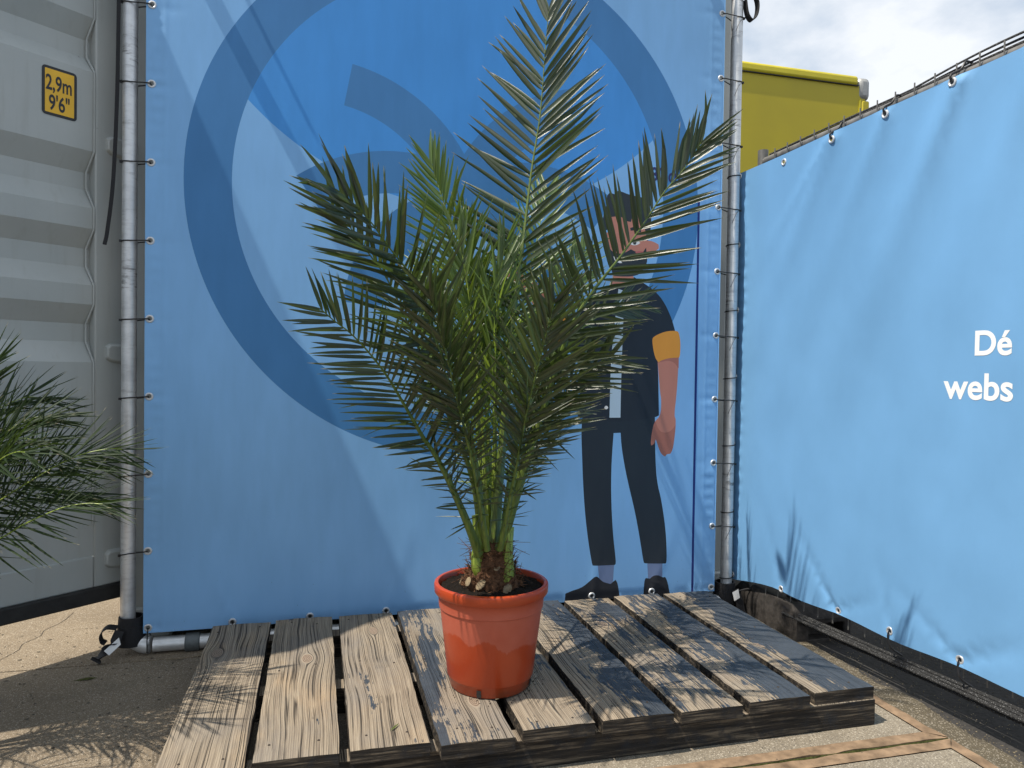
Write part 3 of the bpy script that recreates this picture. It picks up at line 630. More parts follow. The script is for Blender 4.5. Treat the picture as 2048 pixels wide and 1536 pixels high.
# hanging strap tail on the left pole
b = MB().ribbon(cr([(-.655, 2.765, 2.6), (-.658, 2.765, 2.2), (-.662, 2.765, 1.9), (-.672, 2.762, 1.62), (-.688, 2.758, 1.45), (-.696, 2.755, 1.40)], 8), (1, 0, 0), .012, .003)
tag(b.build('hanging_strap', M['webbing']), 'long black strap end hanging down along the left tube pole', 'strap')
b = MB().ribbon(cr([(1.712, 2.775, 2.62), (1.742, 2.77, 2.60), (1.765, 2.77, 2.55), (1.762, 2.77, 2.50), (1.742, 2.772, 2.475), (1.722, 2.776, 2.50), (1.713, 2.78, 2.56)], 8), (0, 1, 0), .03, .003)
tag(b.build('strap_loop', M['webbing']), 'black strap loop at the top of the right tube pole against the sky', 'strap')
# straps wrapped round the foot of both poles, with white labels
fs1 = thing('ratchet_strap', 'black ratchet strap with white label wrapped round the foot of the left pole', 'strap', loc=(-.65, 2.78, 0))
b = MB(); n = 20
for zz, rr in ((.105, .040), (.075, .043), (.06, .045)):
    b.lathe([(rr - .006, zz - .026), (rr, zz - .026), (rr + .002, zz), (rr, zz + .026), (rr - .006, zz + .026)], 24, (PLX + .012, PY - .004, 0))
b.build('wrap', M['webbing'], fs1)
b = MB().ribbon(cr([(-.655, 2.765, .10), (-.685, 2.762, .105), (-.705, 2.765, .085), (-.703, 2.765, .06), (-.69, 2.765, .05)], 6), (0, 1, .2), .03, .003)
b.ribbon(cr([(-0.6406,2.7400,0.0966),(-0.6540,2.7200,0.0657),(-0.6775,2.7050,0.0429),(-0.6971,2.7000,0.0247),(-0.7047,2.6950,0.0139)], 6), (.55, .3, .6), .034, .004)
b.build('tail', M['webbing'], fs1)
b = MB().add([(-0.6780,2.6950,0.0483),(-0.6377,2.7150,0.0831),(-0.6309,2.7100,0.0608),(-0.6617,2.6900,0.0338)], [(0,1,2,3)]); b.build('label', M['white'], fs1, smooth=False)
fs2 = thing('ratchet_strap', 'black ratchet strap with white label wrapped round the foot of the right pole', 'strap', loc=(1.69, 2.78, 0))
b = MB()
for zz, rr in ((.085, .042), (.05, .046)):
    b.lathe([(rr - .006, zz - .03), (rr, zz - .03), (rr + .002, zz), (rr, zz + .03), (rr - .006, zz + .03)], 24, (PRX - .008, PY - .004, 0))
b.build('wrap', M['webbing'], fs2)
b = MB().ribbon(cr([(1.70, 2.745, .09), (1.715, 2.735, .05), (1.72, 2.72, .0), (1.735, 2.70, -.015)], 6), (1, 0, 0), .035, .004)
b.tube(cr([(1.71, 2.74, .085), (1.75, 2.72, .098), (1.79, 2.70, .09)], 6), .004, 6); b.build('tail', M['webbing'], fs2)
b = MB().add([(1.683, 2.735, .083), (1.706, 2.728, .098), (1.712, 2.724, .062), (1.690, 2.730, .048)], [(0,1,2,3)]); b.build('label', M['white'], fs2, smooth=False)
# ================================================================== mesh fence with its own banner, right
F0 = Vector((1.735, 2.74, 0)); FD = Vector((.066, -.998, 0)); FN = Vector((-.998, -.066, 0))
def FP(s, z, o=0): return F0 + FD * s + FN * o + Vector((0, 0, z))
fence = thing('mesh_fence', 'grey wire mesh construction fence panel behind the light blue banner', 'fence', loc=tuple(FP(1.5, 0)))
FL = 3.45
MB().tube([FP(.015, -.02, -.045), FP(.015, 1.925, -.045)], .021, 14).build('end_post', M['dullsteel'], fence)
MB().tube([FP(FL, -.02, -.045), FP(FL, 1.925, -.045)], .021, 14).build('end_post', M['dullsteel'], fence)
MB().tube([FP(.036, 1.872 + .0, -.045), FP(FL - .02, 1.872 + .055, -.045)], .0195, 14).build('top_tube', M['dullsteel'], fence)
MB().tube([FP(.036, .165, -.045), FP(FL - .02, .165, -.045)], .0195, 14).build('bottom_tube', M['dullsteel'], fence)
wm = MB().tube([(0, 0, .10), (0, 0, 1.0), (0, 0, 1.90)], .0026, 6).mesh('wire', M['dullsteel'])
i = 0; s = .125
while s < FL - .03:
    o = link('wire', wm, fence, tuple(FP(s, .012 * s + .03 * s / 2 - .002, -.018))); o.rotation_euler = (0, 0, 0); o.scale = (1, 1, 1); s += .0745
for z in (.35, .6, .85, 1.1, 1.35, 1.6):
    MB().tube([FP(.036, z, -.024), FP(FL - .02, z, -.024)], .0026, 6).build('cross_wire', M['dullsteel'], fence)
TOPG = [(-.07, 1.832), (.206, 1.823), (.476, 1.831), (.713, 1.844), (.963, 1.856), (1.22, 1.866), (1.48, 1.876), (1.74, 1.884)]
LEFG = [(-.078, 1.546), (-.080, 1.268), (-.081, .985), (-.081, .701), (-.081, .419), (-.068, .140)]
BOTG = [(.243, .163), (.54, .171), (.769, .178), (1.018, .179), (1.28, .180), (1.54, .180), (1.8, .180)]
F1S = 3.3
def ftop(s): return 1.848 + .035 * min(1.6, max(0, s)) / 1.2 * .9
def fbot(s): return .117 + .040 * min(1, max(0, (s + .09) / .3)) + .004 * math.sin(s * 14)
FOLDS = [((.476, 1.84), (-.10, .9), .030, .06, .010), ((.45, 1.84), (-.02, 1.35), .018, .05, .006), ((.713, 1.85), (.10, .75), .03, .07, .010), ((.963, 1.86), (.30, .55), .035, .08, .013),
         ((.99, 1.86), (.62, 1.15), .02, .06, .007), ((1.22, 1.87), (.62, .35), .04, .09, .012), ((1.48, 1.88), (.95, .4), .04, .09, .012), ((.54, .17), (.22, .52), .010, .07, -.006), ((.54, .17), (.78, .30), .012, .09, -.004),
         ((1.018, .18), (.7, .38), .012, .07, -.0045), ((1.018, .18), (1.35, .36), .014, .1, -.006), ((.769, .18), (.70, .45), .010, .07, -.004), ((.243, .163), (.10, .55), .010, .07, -.004), ((-.07, 1.83), (.05, 1.2), .015, .05, .004)]
def fence_d(s, z):
    d = .004 + .009 * noise.noise((s * 2.2 - z * .9, z * .45, 5)) + .0025 * noise.noise((s * 4 - z * 2.2, z * 1.2, 9))
    for p, q, wd, gw, am in FOLDS: d += am * ridge(s, z, p, q, wd, gw)
    t = s + .09
    if t < .12: d += .0022 * math.sin(z * 2 * math.pi / .05 + 2 * noise.noise((0, z * 5, 3))) * math.exp(-((t - .04) / .03) ** 2)
    return max(d, -.004)
def FB(s, z): return FP(s, z, fence_d(s, z))
n = 60
outl = [Vector((-.09 + (F1S + .09) * i / n, fbot(-.09 + (F1S + .09) * i / n))) for i in range(n + 1)] + [Vector((F1S - (F1S + .09) * i / n, ftop(F1S - (F1S + .09) * i / n))) for i in range(n + 1)]
fb = cloth('banner', outl, [], [circle(s, z, .0075, 12) for s, z in TOPG + LEFG + BOTG], FB, [mat_vinyl('light_blue_vinyl', (.155, .348, .60), False)], .026, .012)
tag(fb, 'light blue creased banner with white lettering on the mesh fence', 'banner')
rotF = Matrix((( -FD.x, FN.x * -1, 0), (-FD.y, FN.y * -1, 0), (0, 0, 1))).to_4x4()
for s, z in TOPG + LEFG + BOTG:
    o = link('grommet', gm, fb); o.matrix_basis = Matrix.Translation(FB(s, z)) @ Matrix.Rotation(math.atan2(FN.y, FN.x) + math.pi / 2, 4, 'Z')
for body, s0_, z0_, sz in (('Dé', 1.042, 1.061, .0965), ('webs', .952, .936, .1035)):
    lay_text(body, sz, .0022, M['wtext'], fb, lambda u, v, s0_=s0_, z0_=z0_: FB(s0_ + u, z0_ + v) + FN * .0007)
for i, (s, z) in enumerate([TOPG[0]] + LEFG):
    p = FB(s, z); b = MB()
    pts = [p + FN * .004, p + FN * .006 + FD * -.014]
    for k in range(9):
        a = R(-30 - 200 * k / 8); pts.append(Vector((PRX + .0268 * math.cos(a), PY + .0268 * math.sin(a), z - .004 - .001 * k)))
    b.tube(pts, .0022, 6); b.tube(cr([p + FN * .004, p + FN * .012 + Vector((0, 0, -.008)), p + FN * .004 + Vector((0, -.004, -.016))], 4), .0030, 6)
    tag(b.build('cable_tie', M['black']), f'black cable tie from fence banner to right tube pole, {ORD[i] if i < 6 else "lowest"}', 'cable tie', 'cable ties of the fence banner edge')
TN = ['', '', 'by the yellow truck', 'right of the yellow truck', 'under the cloudy sky']
for i in (2, 3, 4):
    s, z = TOPG[i]; p = FB(s, z); t = FP(s, ftop(s) + .03, -.02)
    b = MB().tube(cr([p + FN * .004, p + FN * .006 + Vector((0, 0, .02)), FP(s, z + .040, -.012), FP(s + .002, z + .066, -.030), FP(s, z + .062, -.062), FP(s, z + .035, -.072), FP(s, z, -.02)], 4), .0036, 6)
    tag(b.build('cable_tie', M['black']), f'black cable tie holding the fence banner to the top tube {TN[i]}', 'cable tie', 'cable ties along the fence top')
for i, (s, z) in enumerate(BOTG[2:4]):
    p = FB(s, z)
    b = MB().tube(cr([p + FN * .005, p + FN * .008 + Vector((0, 0, -.02)), FP(s + .01, z - .05, .004), FP(s + .02, z - .075, -.03)], 4), .0030, 6)
    tag(b.build('cable_tie', M['black']), f'black cable tie at the bottom hem of the fence banner, {"nearer to the fence foot" if i == 0 else "nearest to the photographer"}', 'cable tie', 'cable ties along the fence bottom')
# rolled-up netting along the top and bottom of the fence
def net_roll(name, f, label, s_a, s_b, m):
    b = MB(); N_ = 90
    for k in range(m):
        pts = []; rs = []
        for i in range(N_ + 1):
            s = s_a + (s_b - s_a) * i / N_
            pts.append(f(s, k)); rs.append(.0050 + .0035 * abs(noise.noise((s * 3, k * 7, 0))))
        b.tube(pts, rs, 7, flat=.6)
    return tag(b.build(name, M['net']), label, 'netting')
net_roll('rolled_net', lambda s, k: FP(s, ftop(s) + .032 + .005 * k + (.016 if k == 4 else .009 if k == 3 else 0) * max(0, math.sin((s - .75) * 5.2)) * (s > .75), -.052 - .006 * (k % 2) + .01 * noise.noise((s * 2, k, 0))), 'black netting bundled along the top tube of the fence', .05, 3.2, 5)
net_roll('rolled_net', lambda s, k: FP(s, .098 - .007 * k - .010 * math.sin(s * 2.4 + 1), -.020 + .009 * (k % 3) + .008 * noise.noise((s * 2, k, 3))), 'black netting bundled under the bottom hem of the fence banner', .25, 3.2, 5)
# fence foot
ff = thing('fence_foot', 'black recycled plastic fence foot block between the wooden platform and the fence', 'fence foot', loc=(1.84, 2.55, -.02))
b = MB(); x0, x1, y0, y1, z0, z1 = 1.752, 1.99, 2.40, 2.84, -.02, .118
vs = [(x0, y0, z0), (x1, y0, z0), (x1, y1, z0), (x0, y1, z0), (x0, y0, .07), (x1, y0, .07), (x1, y1, .07), (x0, y1, .07),
      (x0 + .012, y0 + .05, z1), (x1 - .03, y0 + .05, z1), (x1 - .03, y1 - .05, z1), (x0 + .012, y1 - .05, z1)]
b.add(vs, [(0,3,2,1), (1,2,6,5), (2,3,7,6), (3,0,4,7), (4,5,9,8), (5,6,10,9), (6,7,11,10), (7,4,8,11), (8,9,10,11)])
hx0, hx1, hz0, hz1 = x0 + .055, x1 - .03, z0 + .012, .052     # front face with a hand slot
vs = [(x0, y0, z0), (x1, y0, z0), (x1, y0, .07), (x0, y0, .07), (hx0, y0, hz0), (hx1, y0, hz0), (hx1, y0, hz1), (hx0, y0, hz1), (hx0, y0 + .06, hz0), (hx1, y0 + .06, hz0), (hx1, y0 + .06, hz1), (hx0, y0 + .06, hz1)]
b.add(vs, [(0,1,5,4), (1,2,6,5), (2,3,7,6), (3,0,4,7), (4,5,9,8), (5,6,10,9), (6,7,11,10), (7,4,8,11), (8,9,10,11)])
b.build('block', M['foot'], ff, bevel=.006)
for k in range(3): MB().box((x0 + .05 + k * .055, y0 + .075, z1), (x0 + .082 + k * .055, y0 + .14, z1 + .008)).build('grip_rib', M['foot'], ff, bevel=.003)
# ================================================================== wooden platform
plat = thing('wooden_platform', 'low weathered plank platform with peeling dark paint under the potted palm', 'platform', loc=(.60, 2.2, 0))
PX = [(-.339, -.152), (-.134, .056), (.081, .268), (.290, .470), (.500, .688), (.709, .905), (.931, 1.112), (1.140, 1.326), (1.351, 1.546)]
YF = [1.70, 1.732, 1.738, 1.712, 1.742, 1.738, 1.744, 1.751, 1.764]; YB = [2.688, 2.70, 2.702, 2.706, 2.70, 2.703, 2.70, 2.706, 2.70]
PAINT = [.25, .28, .31, .365, .32, .385, .375, .415, .475]; SLP = [0, 0, .2, -1.0, 0, 1.5, .4, 1.2, 1.6]
KN = [(-.05, .23), (.01, .10), (.02, .30), (.03, -.29), (.3, .1), (.04, -.2), (-.05, .2), (.3, 0.), (-.04, -.1)]
TILT = [0, .001, -.001, .0015, 0, .003, -.001, .001, 0]
nail = MB().lathe([(0, .0022), (.0026, .002), (.0034, .0006), (.0034, -.004)], 10).mesh('nail', simple('rusty_nail', (.06, .045, .035), .7, .4, .4, 60))
for k, (x0, x1) in enumerate(PX):
    y0, y1 = YF[k], YB[k]; cx, cy = (x0 + x1) / 2, (y0 + y1) / 2; hw, hl = (x1 - x0) / 2, (y1 - y0) / 2; zt, zb = .112 + TILT[k], .0755
    nx, ny = 8, 36; b = MB(); vs = []
    def jit(i, j, z):
        x = -hw + 2 * hw * i / nx; y = -hl + 2 * hl * j / ny
        if i in (0, nx): x += .0022 * noise.noise((k * 9 + i, y * 9, 0)) + .0016 * noise.noise((k * 5 + i, y * 40, 2))
        if j in (0, ny): y += .002 * noise.noise((x * 30, k + j, 1))
        return (x, y, z)
    edge = lambda i, j: (.0022 if (i in (0, nx) or j in (0, ny)) else 0) * (1 + noise.noise((i * 3 + k, j * .7, 5)))
    for j in range(ny + 1):
        for i in range(nx + 1):
            x, y, z = jit(i, j, 0); vs.append((x, y, zt - .094 - edge(i, j) + .0008 * noise.noise((x * 30, y * 3, k)) - .0015 * (x / hw) ** 2))
    T_ = len(vs); per = [(i, 0) for i in range(nx)] + [(nx, j) for j in range(ny)] + [(i, ny) for i in range(nx, 0, -1)] + [(0, j) for j in range(ny, 0, -1)]
    b.add(vs, [(j*(nx+1)+i, j*(nx+1)+i+1, (j+1)*(nx+1)+i+1, (j+1)*(nx+1)+i) for j in range(ny) for i in range(nx)], 0)
    sv = []
    for i, j in per: sv += [vs[j*(nx+1)+i], (vs[j*(nx+1)+i][0], vs[j*(nx+1)+i][1], zb - .094)]
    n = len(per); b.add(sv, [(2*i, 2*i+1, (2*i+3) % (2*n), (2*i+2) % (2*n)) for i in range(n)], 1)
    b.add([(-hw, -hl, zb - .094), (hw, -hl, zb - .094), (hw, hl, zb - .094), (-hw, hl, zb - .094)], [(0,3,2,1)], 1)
    me = bpy.data.meshes.new('plank'); me.from_pydata(b.v, [], b.f); me.materials.append(M['wood']); me.materials.append(M['darkwood']); me.polygons.foreach_set('material_index', b.m)
    pl = link('plank', me, plat, (cx, cy, .094))
    pl['seed'] = float(k * 3.7 + 1.3); pl['knot_x'], pl['knot_y'] = KN[k]; pl['paint'] = PAINT[k]; pl['slope'] = float(SLP[k])
    for yy in (y0 + .05, cy + .03, y1 - .06):
        for xx in (-.055, .05):
            link('nail', nail, pl, (cx + xx + random.uniform(-.015, .015), yy + random.uniform(-.02, .02), zt - .0008))
for y0, y1 in ((1.7595, 1.82), (2.17, 2.235), (2.60, 2.665)):
    b = MB().box((-.335, y0, 0), (1.549, y1, .0745)); b.m[1] = 1; b.build('bearer', [M['darkwood'], M['wood']], plat, bevel=.003)
# ================================================================== terracotta plastic pot
PC = Vector((.480, 2.026, .1125))
pot = tag(MB().lathe([(0, 0), (.106, 0), (.110, .002), (.1135, .006), (.1165, .028), (.1195, .0315), (.1215, .036), (.1432, .218), (.1436, .222), (.1468, .2245), (.1495, .256), (.1500, .2605), (.1570, .2620), (.1600, .2660), (.1613, .284), (.1600, .2890), (.1570, .2910), (.1500, .2910), (.1475, .2880), (.1450, .262), (.1400, .22), (0, .20)], 96, PC * 0).build('flower_pot', M['pot'], loc=tuple(PC)), 'terracotta coloured round plastic plant pot standing on the wooden platform', 'plant pot')
for a in (-118, -30, 150):
    q = R(a); ca, sa = math.cos(q), math.sin(q); b = MB()
    vs = []
    for u in (-.006, .006):
        for z in (.006, .025):
            rr = .1146 + (z - .006) * .13; vs += [(rr * ca - u * sa, rr * sa + u * ca, z), ((rr + .0018) * ca - u * sa, (rr + .0018) * sa + u * ca, z)]
    b.add(vs, [(0,2,3,1), (4,5,7,6), (1,3,7,5), (0,1,5,4), (2,6,7,3)]); b.build('drain_slot', M['rubber'], pot, smooth=False, loc=tuple(PC))
b = MB(); nr, na = 40, 110; vs = [(0, 0, .29)]
for i in range(1, nr + 1):
    for j in range(na):
        a = 2 * math.pi * j / na; r = .1452 * i / nr; x, y = r * math.cos(a), r * math.sin(a)
        z = .277 + .007 * noise.noise((x * 16, y * 16, 0)) + .006 * noise.noise((x * 60, y * 60, 4)) + .0045 * noise.noise((x * 160, y * 160, 7)) + .018 * math.exp(-(r / .06) ** 2)
        vs.append((x, y, z if i < nr else .268))
b.add(vs, [(0, 1 + j, 1 + (j + 1) % na) for j in range(na)] + [(1 + (i-1)*na + j, 1 + i*na + j, 1 + i*na + (j+1) % na, 1 + (i-1)*na + (j+1) % na) for i in range(1, nr) for j in range(na)])
b.build('soil', M['soil'], pot, loc=tuple(PC))
# ================================================================== palms
def leaflet_mesh(name, mat, fold, droop, sway, kink=0):
    ts = (0, .05, .18, .42, .68, .87, 1); ws = (.28, .6, .95, 1., .72, .38, .02); vs = []
    for t, w_ in zip(ts, ws):
        h = w_ * .5; z = -droop * t * t - kink * max(0, t - .6); y = sway * t * t
        vs += [(t, y - h, z), (t, y, z), (t, y + h, z)]
    me = bpy.data.meshes.new(name); f = [(3*i+k, 3*i+3+k, 3*i+4+k, 3*i+1+k) for i in range(6) for k in range(2)]
    me.from_pydata(vs, [], f); me.materials.append(mat); me.polygons.foreach_set('use_smooth', [True] * len(f))
    # the fold height is a fraction of the width
    for i, v in enumerate(me.vertices):
        if i % 3 != 1: v.co.z += fold * ws[i // 3] * .5
    uv = me.uv_layers.new(name='UVMap')
    for lp_ in me.loops: uv.data[lp_.index].uv = (ts[lp_.vertex_index // 3], (lp_.vertex_index % 3) / 2)
    return me
def template_set(mat, fold, droops): return [leaflet_mesh('leaflet', mat, fold, d, s, k) for d, s, k in ((0, 0, 0), (.3, .3, 0), (.5, -.4, 0), (-.3, .2, 0), (1.2, -.3, 0), (.2, .8, 0), (0, -.2, 0), (.1, .1, 0), (0, .2, 0), (.2, -.2, 0), (.2, .2, 5), (.4, -.7, 0))]
def frond(path, N0, twist, Lmax, wd, count, a0, a1, start=.14, vee=18, jitter=1., droop=.05, prof=None, radius=(.017, .0016)):
    """returns rachis points, radii and leaflet frames (origin, D*L, W*w, Nn*w, bend)"""
    P = cr(path, 8); n = len(P); cum = [0]
    for i in range(1, n): cum.append(cum[-1] + (P[i] - P[i-1]).length)
    tot = cum[-1]
    def at(t):
        d = t * tot; i = 1
        while i < n - 1 and cum[i] < d: i += 1
        f = (d - cum[i-1]) / max(1e-6, cum[i] - cum[i-1]); return P[i-1].lerp(P[i], f), (P[i] - P[i-1]).normalized()
    rad = [radius[1] + (radius[0] - radius[1]) * max(0, 1 - c / tot) ** 1.7 for c in cum]
    out = []
    for k in range(count):
        t = start + (1 - start) * (k + random.uniform(-.3, .3)) / (count - 1); t = min(.998, max(start * .8, t))
        u = max(0, (t - start) / (1 - start)); p, T = at(t)
        Nn = Vector(N0); Nn = (Nn - T * Nn.dot(T)).normalized(); Nn = Quaternion(T, R(twist)) @ Nn
        for sg in (-1, 1):
            if random.random() < .03: continue
            tt = t + random.uniform(-.3, .3) / count; p, T2 = at(min(.999, max(.02, tt)))
            S = T.cross(Nn).normalized() * sg
            al = R(a0 + (a1 - a0) * u ** 2.2 + random.gauss(0, 5) * jitter); be = R(vee + random.gauss(0, 10 + 16 * (1 - u)) * jitter)
            Dv = (T * math.cos(al) + (S * math.cos(be) + Nn * math.sin(be)) * math.sin(al)).normalized()
            Dv = (Dv + Vector((0, 0, -droop))).normalized()
            L = Lmax * (prof(u) if prof else (.28 + .72 * min(1, u / .42)) * (1 - .42 * max(0, (u - .55) / .45) ** 1.4)) * random.uniform(.86, 1.1)
            Wv = (T - Dv * T.dot(Dv)); Wv = (Wv.normalized() if Wv.length > .05 else Nn.cross(Dv).normalized())
            Wv = Quaternion(Dv, R(random.gauss(20 * sg, 26 * jitter))) @ Wv
            ey = 2.735 - p.y
            if Dv.y * L > ey: Dv.y = max(ey, .005) / L; Dv.normalize()
            wv = wd * (.55 + .45 * min(1, u / .25)) * random.uniform(.8, 1.15)
            out.append((p, Dv * L, Wv * wv, Dv.cross(Wv).normalized() * wv))
        
    # tip leaflet
    return P, rad, out
def add_frond(plant, name, fr_, stalk, tmpl, single, mass):
    P, rad, lv = fr_; b = MB(); b.tube(P, rad, 8, flat=.8)
    o = b.build(name, stalk, plant)
    for p, d, w_, n_ in lv:
        tm = random.choice(tmpl); mx_ = Matrix(((d.x, w_.x, n_.x, p.x), (d.y, w_.y, n_.y, p.y), (d.z, w_.z, n_.z, p.z), (0, 0, 0, 1)))
        if single and CNT[0] < 300:
            q = link('leaflet', tm, o); q.matrix_basis = mx_; CNT[0] += 1
        else: mass.append((tm, mx_))
    return o
def build_mass(name, mass, mats, plant):
    if not mass: return
    vs = []; fs = []; mi = []; off = 0
    for tm, mx_ in mass:
        co = np.array([v.co[:] + (1,) for v in tm.vertices]) @ np.array(mx_).T; vs.append(co[:, :3]); n = len(co)
        for p in tm.polygons: fs.append(tuple(i + off for i in p.vertices))
        mi += [mats.index(tm.materials[0])] * len(tm.polygons); off += n
    me = bpy.data.meshes.new(name); me.from_pydata([tuple(x) for x in np.vstack(vs)], [], fs)
    for m in mats: me.materials.append(m)
    me.polygons.foreach_set('material_index', mi); me.polygons.foreach_set('use_smooth', [True] * len(fs))
    uv = me.uv_layers.new(name='UVMap'); one = np.array([d.uv[:] for d in mass[0][0].uv_layers[0].data]).ravel(); uv.data.foreach_set('uv', np.tile(one, len(mass)))
    kind(link(name, me, plant), 'stuff')
FR = {
 'F1':[(0.483,2.030,0.474),(0.519,2.060,0.841),(0.550,2.100,1.131),(0.588,2.140,1.359),(0.626,2.190,1.597),(0.664,2.230,1.797),(0.689,2.270,2.002),(0.709,2.300,2.160)],
 'F2':[(0.497,2.000,0.495),(0.540,1.980,0.663),(0.584,1.960,0.815),(0.618,1.940,0.953),(0.665,1.910,1.116),(0.718,1.890,1.213),(0.793,1.870,1.315),(0.854,1.850,1.410),(0.903,1.840,1.488),(0.944,1.830,1.538),(0.980,1.820,1.592),(0.992,1.810,1.619)],
 'F3':[(0.480,2.080,0.477),(0.462,2.120,0.763),(0.444,2.160,1.057),(0.419,2.200,1.268),(0.400,2.220,1.371),(0.381,2.230,1.450),(0.361,2.240,1.519),(0.330,2.260,1.621)],
 'F4':[(0.454,2.000,0.497),(0.419,1.950,0.714),(0.366,1.900,0.919),(0.311,1.860,1.048),(0.285,1.840,1.089),(0.243,1.810,1.166),(0.211,1.780,1.225),(0.154,1.750,1.287),(0.115,1.730,1.333),(0.072,1.710,1.371),(0.048,1.700,1.387),(0.027,1.690,1.397)],
 'F5':[(0.470,2.100,0.472),(0.433,2.080,0.681),(0.367,2.050,0.842),(0.295,2.000,0.983),(0.230,1.960,1.114),(0.201,1.940,1.172),(0.165,1.920,1.235),(0.127,1.900,1.280),(0.093,1.880,1.320),(0.061,1.870,1.362),(0.031,1.860,1.392)],
 'F6':[(0.433,1.980,0.489),(0.403,1.960,0.564),(0.344,1.930,0.690),(0.300,1.910,0.770),(0.264,1.900,0.822),(0.233,1.890,0.873),(0.203,1.880,0.923),(0.169,1.870,0.977),(0.135,1.860,1.021),(0.103,1.850,1.057),(0.071,1.840,1.087),(0.035,1.830,1.113),(0.005,1.820,1.138)],
 'F7':[(0.522,2.100,0.470),(0.590,2.200,0.753),(0.713,2.350,0.967),(0.861,2.480,1.108),(1.023,2.560,1.216),(1.190,2.620,1.264)],
 'F8':[(0.512,2.120,0.466),(0.570,2.250,0.826),(0.655,2.400,1.151),(0.739,2.520,1.425),(0.789,2.600,1.585),(0.825,2.660,1.675)],
 'F9':[(0.500,2.100,0.471),(0.485,2.150,0.909),(0.454,2.180,1.208),(0.433,2.200,1.359),(0.417,2.200,1.433)],
 'F10':[(0.495,2.050,0.483),(0.496,2.080,0.912),(0.504,2.100,1.203),(0.529,2.120,1.367)],
 'F11':[(0.505,2.000,0.495),(0.557,1.970,0.778),(0.621,1.950,0.918),(0.701,1.930,0.995),(0.776,1.900,1.038)],
 'F12':[(0.450,1.950,0.509),(0.398,1.880,0.725),(0.334,1.800,0.923),(0.287,1.750,1.069),(0.253,1.720,1.172)],
 'F13':[(0.485,1.950,0.508),(0.505,1.880,0.722),(0.520,1.820,0.898),(0.542,1.770,1.050),(0.563,1.740,1.173)],
 'F14':[(0.482,2.120,0.467),(0.459,2.250,0.749),(0.427,2.400,1.013),(0.391,2.500,1.216),(0.355,2.560,1.341)],
 'F15':[(0.527,2.120,0.465),(0.627,2.280,0.824),(0.768,2.450,1.139),(0.901,2.580,1.351),(0.971,2.640,1.456)],
 'F16':[(0.483,2.060,0.481),(0.464,2.100,0.838),(0.435,2.120,1.129),(0.413,2.130,1.289),(0.391,2.140,1.391)],
 'F17':[(0.510,2.080,0.475),(0.538,2.160,0.909),(0.565,2.220,1.185),(0.589,2.260,1.346)],
 'F18':[(0.470,2.100,0.472),(0.434,2.200,0.679),(0.372,2.300,0.839),(0.302,2.380,0.947)],
 'F19':[(0.530,2.100,0.470),(0.608,2.200,0.659),(0.732,2.320,0.804),(0.862,2.420,0.898)],
 'F20':[(0.471,1.980,0.501),(0.449,1.900,0.721),(0.419,1.840,0.896),(0.390,1.800,1.023)],
 'F21':[(0.478,1.980,0.501),(0.488,1.920,0.744),(0.517,1.880,0.881),(0.558,1.860,0.961)],
 'L1':[(-0.896,2.160,0.575),(-0.789,2.170,0.646),(-0.717,2.180,0.696),(-0.658,2.190,0.734),(-0.607,2.200,0.758),(-0.547,2.200,0.771),(-0.510,2.200,0.770)],
 'L2':[(-0.880,2.120,0.508),(-0.764,2.100,0.561),(-0.713,2.090,0.593),(-0.662,2.080,0.619),(-0.611,2.070,0.640),(-0.560,2.060,0.649),(-0.520,2.050,0.648)],
 'L3':[(-0.913,2.200,0.644),(-0.853,2.220,0.744),(-0.811,2.230,0.800),(-0.774,2.240,0.834),(-0.736,2.250,0.853),(-0.706,2.250,0.853)],
 'L4':[(-0.892,2.150,0.652),(-0.847,2.120,0.843),(-0.807,2.100,0.956),(-0.767,2.080,1.000)],
 'L5':[(-0.871,2.100,0.599),(-0.769,2.000,0.722),(-0.709,1.950,0.775),(-0.668,1.920,0.795),(-0.641,1.900,0.797)],
}
palm = thing('date_palm', 'tall feathery date palm growing in the terracotta pot', 'palm', loc=(.48, 2.026, .37))
CNT = [0]; mass = []
TM = template_set(M['leaf'], .55, 0); TY = template_set(M['young'], .5, 0)
cn = lambda p: (Vector((0, 0, 1.05)) - Vector(p)).normalized()
#        key   count  Lmax  width  a0  a1  twist vee young single start
SPEC = [('F1', 48, .285, .0158, 64, 24, -6, 12, 0, 1, .26), ('F2', 60, .235, .0118, 66, 22, 8, 20, 0, 1, .20), ('F6', 48, .185, .0098, 60, 30, 5, 14, 0, 1, .22), ('F4', 54, .215, .0118, 54, 24, 22, 28, 0, 1, .26),
        ('F5', 50, .21, .0108, 56, 24, -14, 20, 0, 1, .26), ('F3', 46, .205, .0118, 58, 18, -6, 20, 1, 1, .34), ('F13', 38, .21, .0112, 50, 24, 20, 26, 0, 0, .34), ('F11', 32, .19, .0105, 56, 28, 15, 20, 0, 0, .32),
        ('F7', 40, .20, .0105, 56, 26, 30, 20, 0, 0, .28), ('F8', 42, .22, .0115, 54, 20, 15, 20, 1, 0, .34), ('F9', 26, .19, .0110, 30, 12, -10, 18, 1, 0, .38), ('F10', 26, .20, .0110, 26, 12, 35, 18, 1, 0, .38), ('F14', 40, .21, .0110, 52, 24, -20, 20, 1, 0, .30), ('F15', 40, .21, .0110, 54, 24, 20, 20, 1, 0, .30),
        ('F16', 28, .20, .0110, 32, 14, 15, 18, 1, 0, .42), ('F17', 26, .20, .0110, 30, 12, -20, 20, 1, 0, .40), ('F19', 28, .18, .0105, 56, 28, 15, 20, 0, 0, .34), ('F12', 32, .19, .0105, 46, 24, -25, 26, 0, 0, .40)]
BIG = {'F1': .019, 'F2': .020, 'F6': .015, 'F4': .013, 'F5': .012, 'F9': .016, 'F10': .015, 'F16': .017, 'F17': .014}
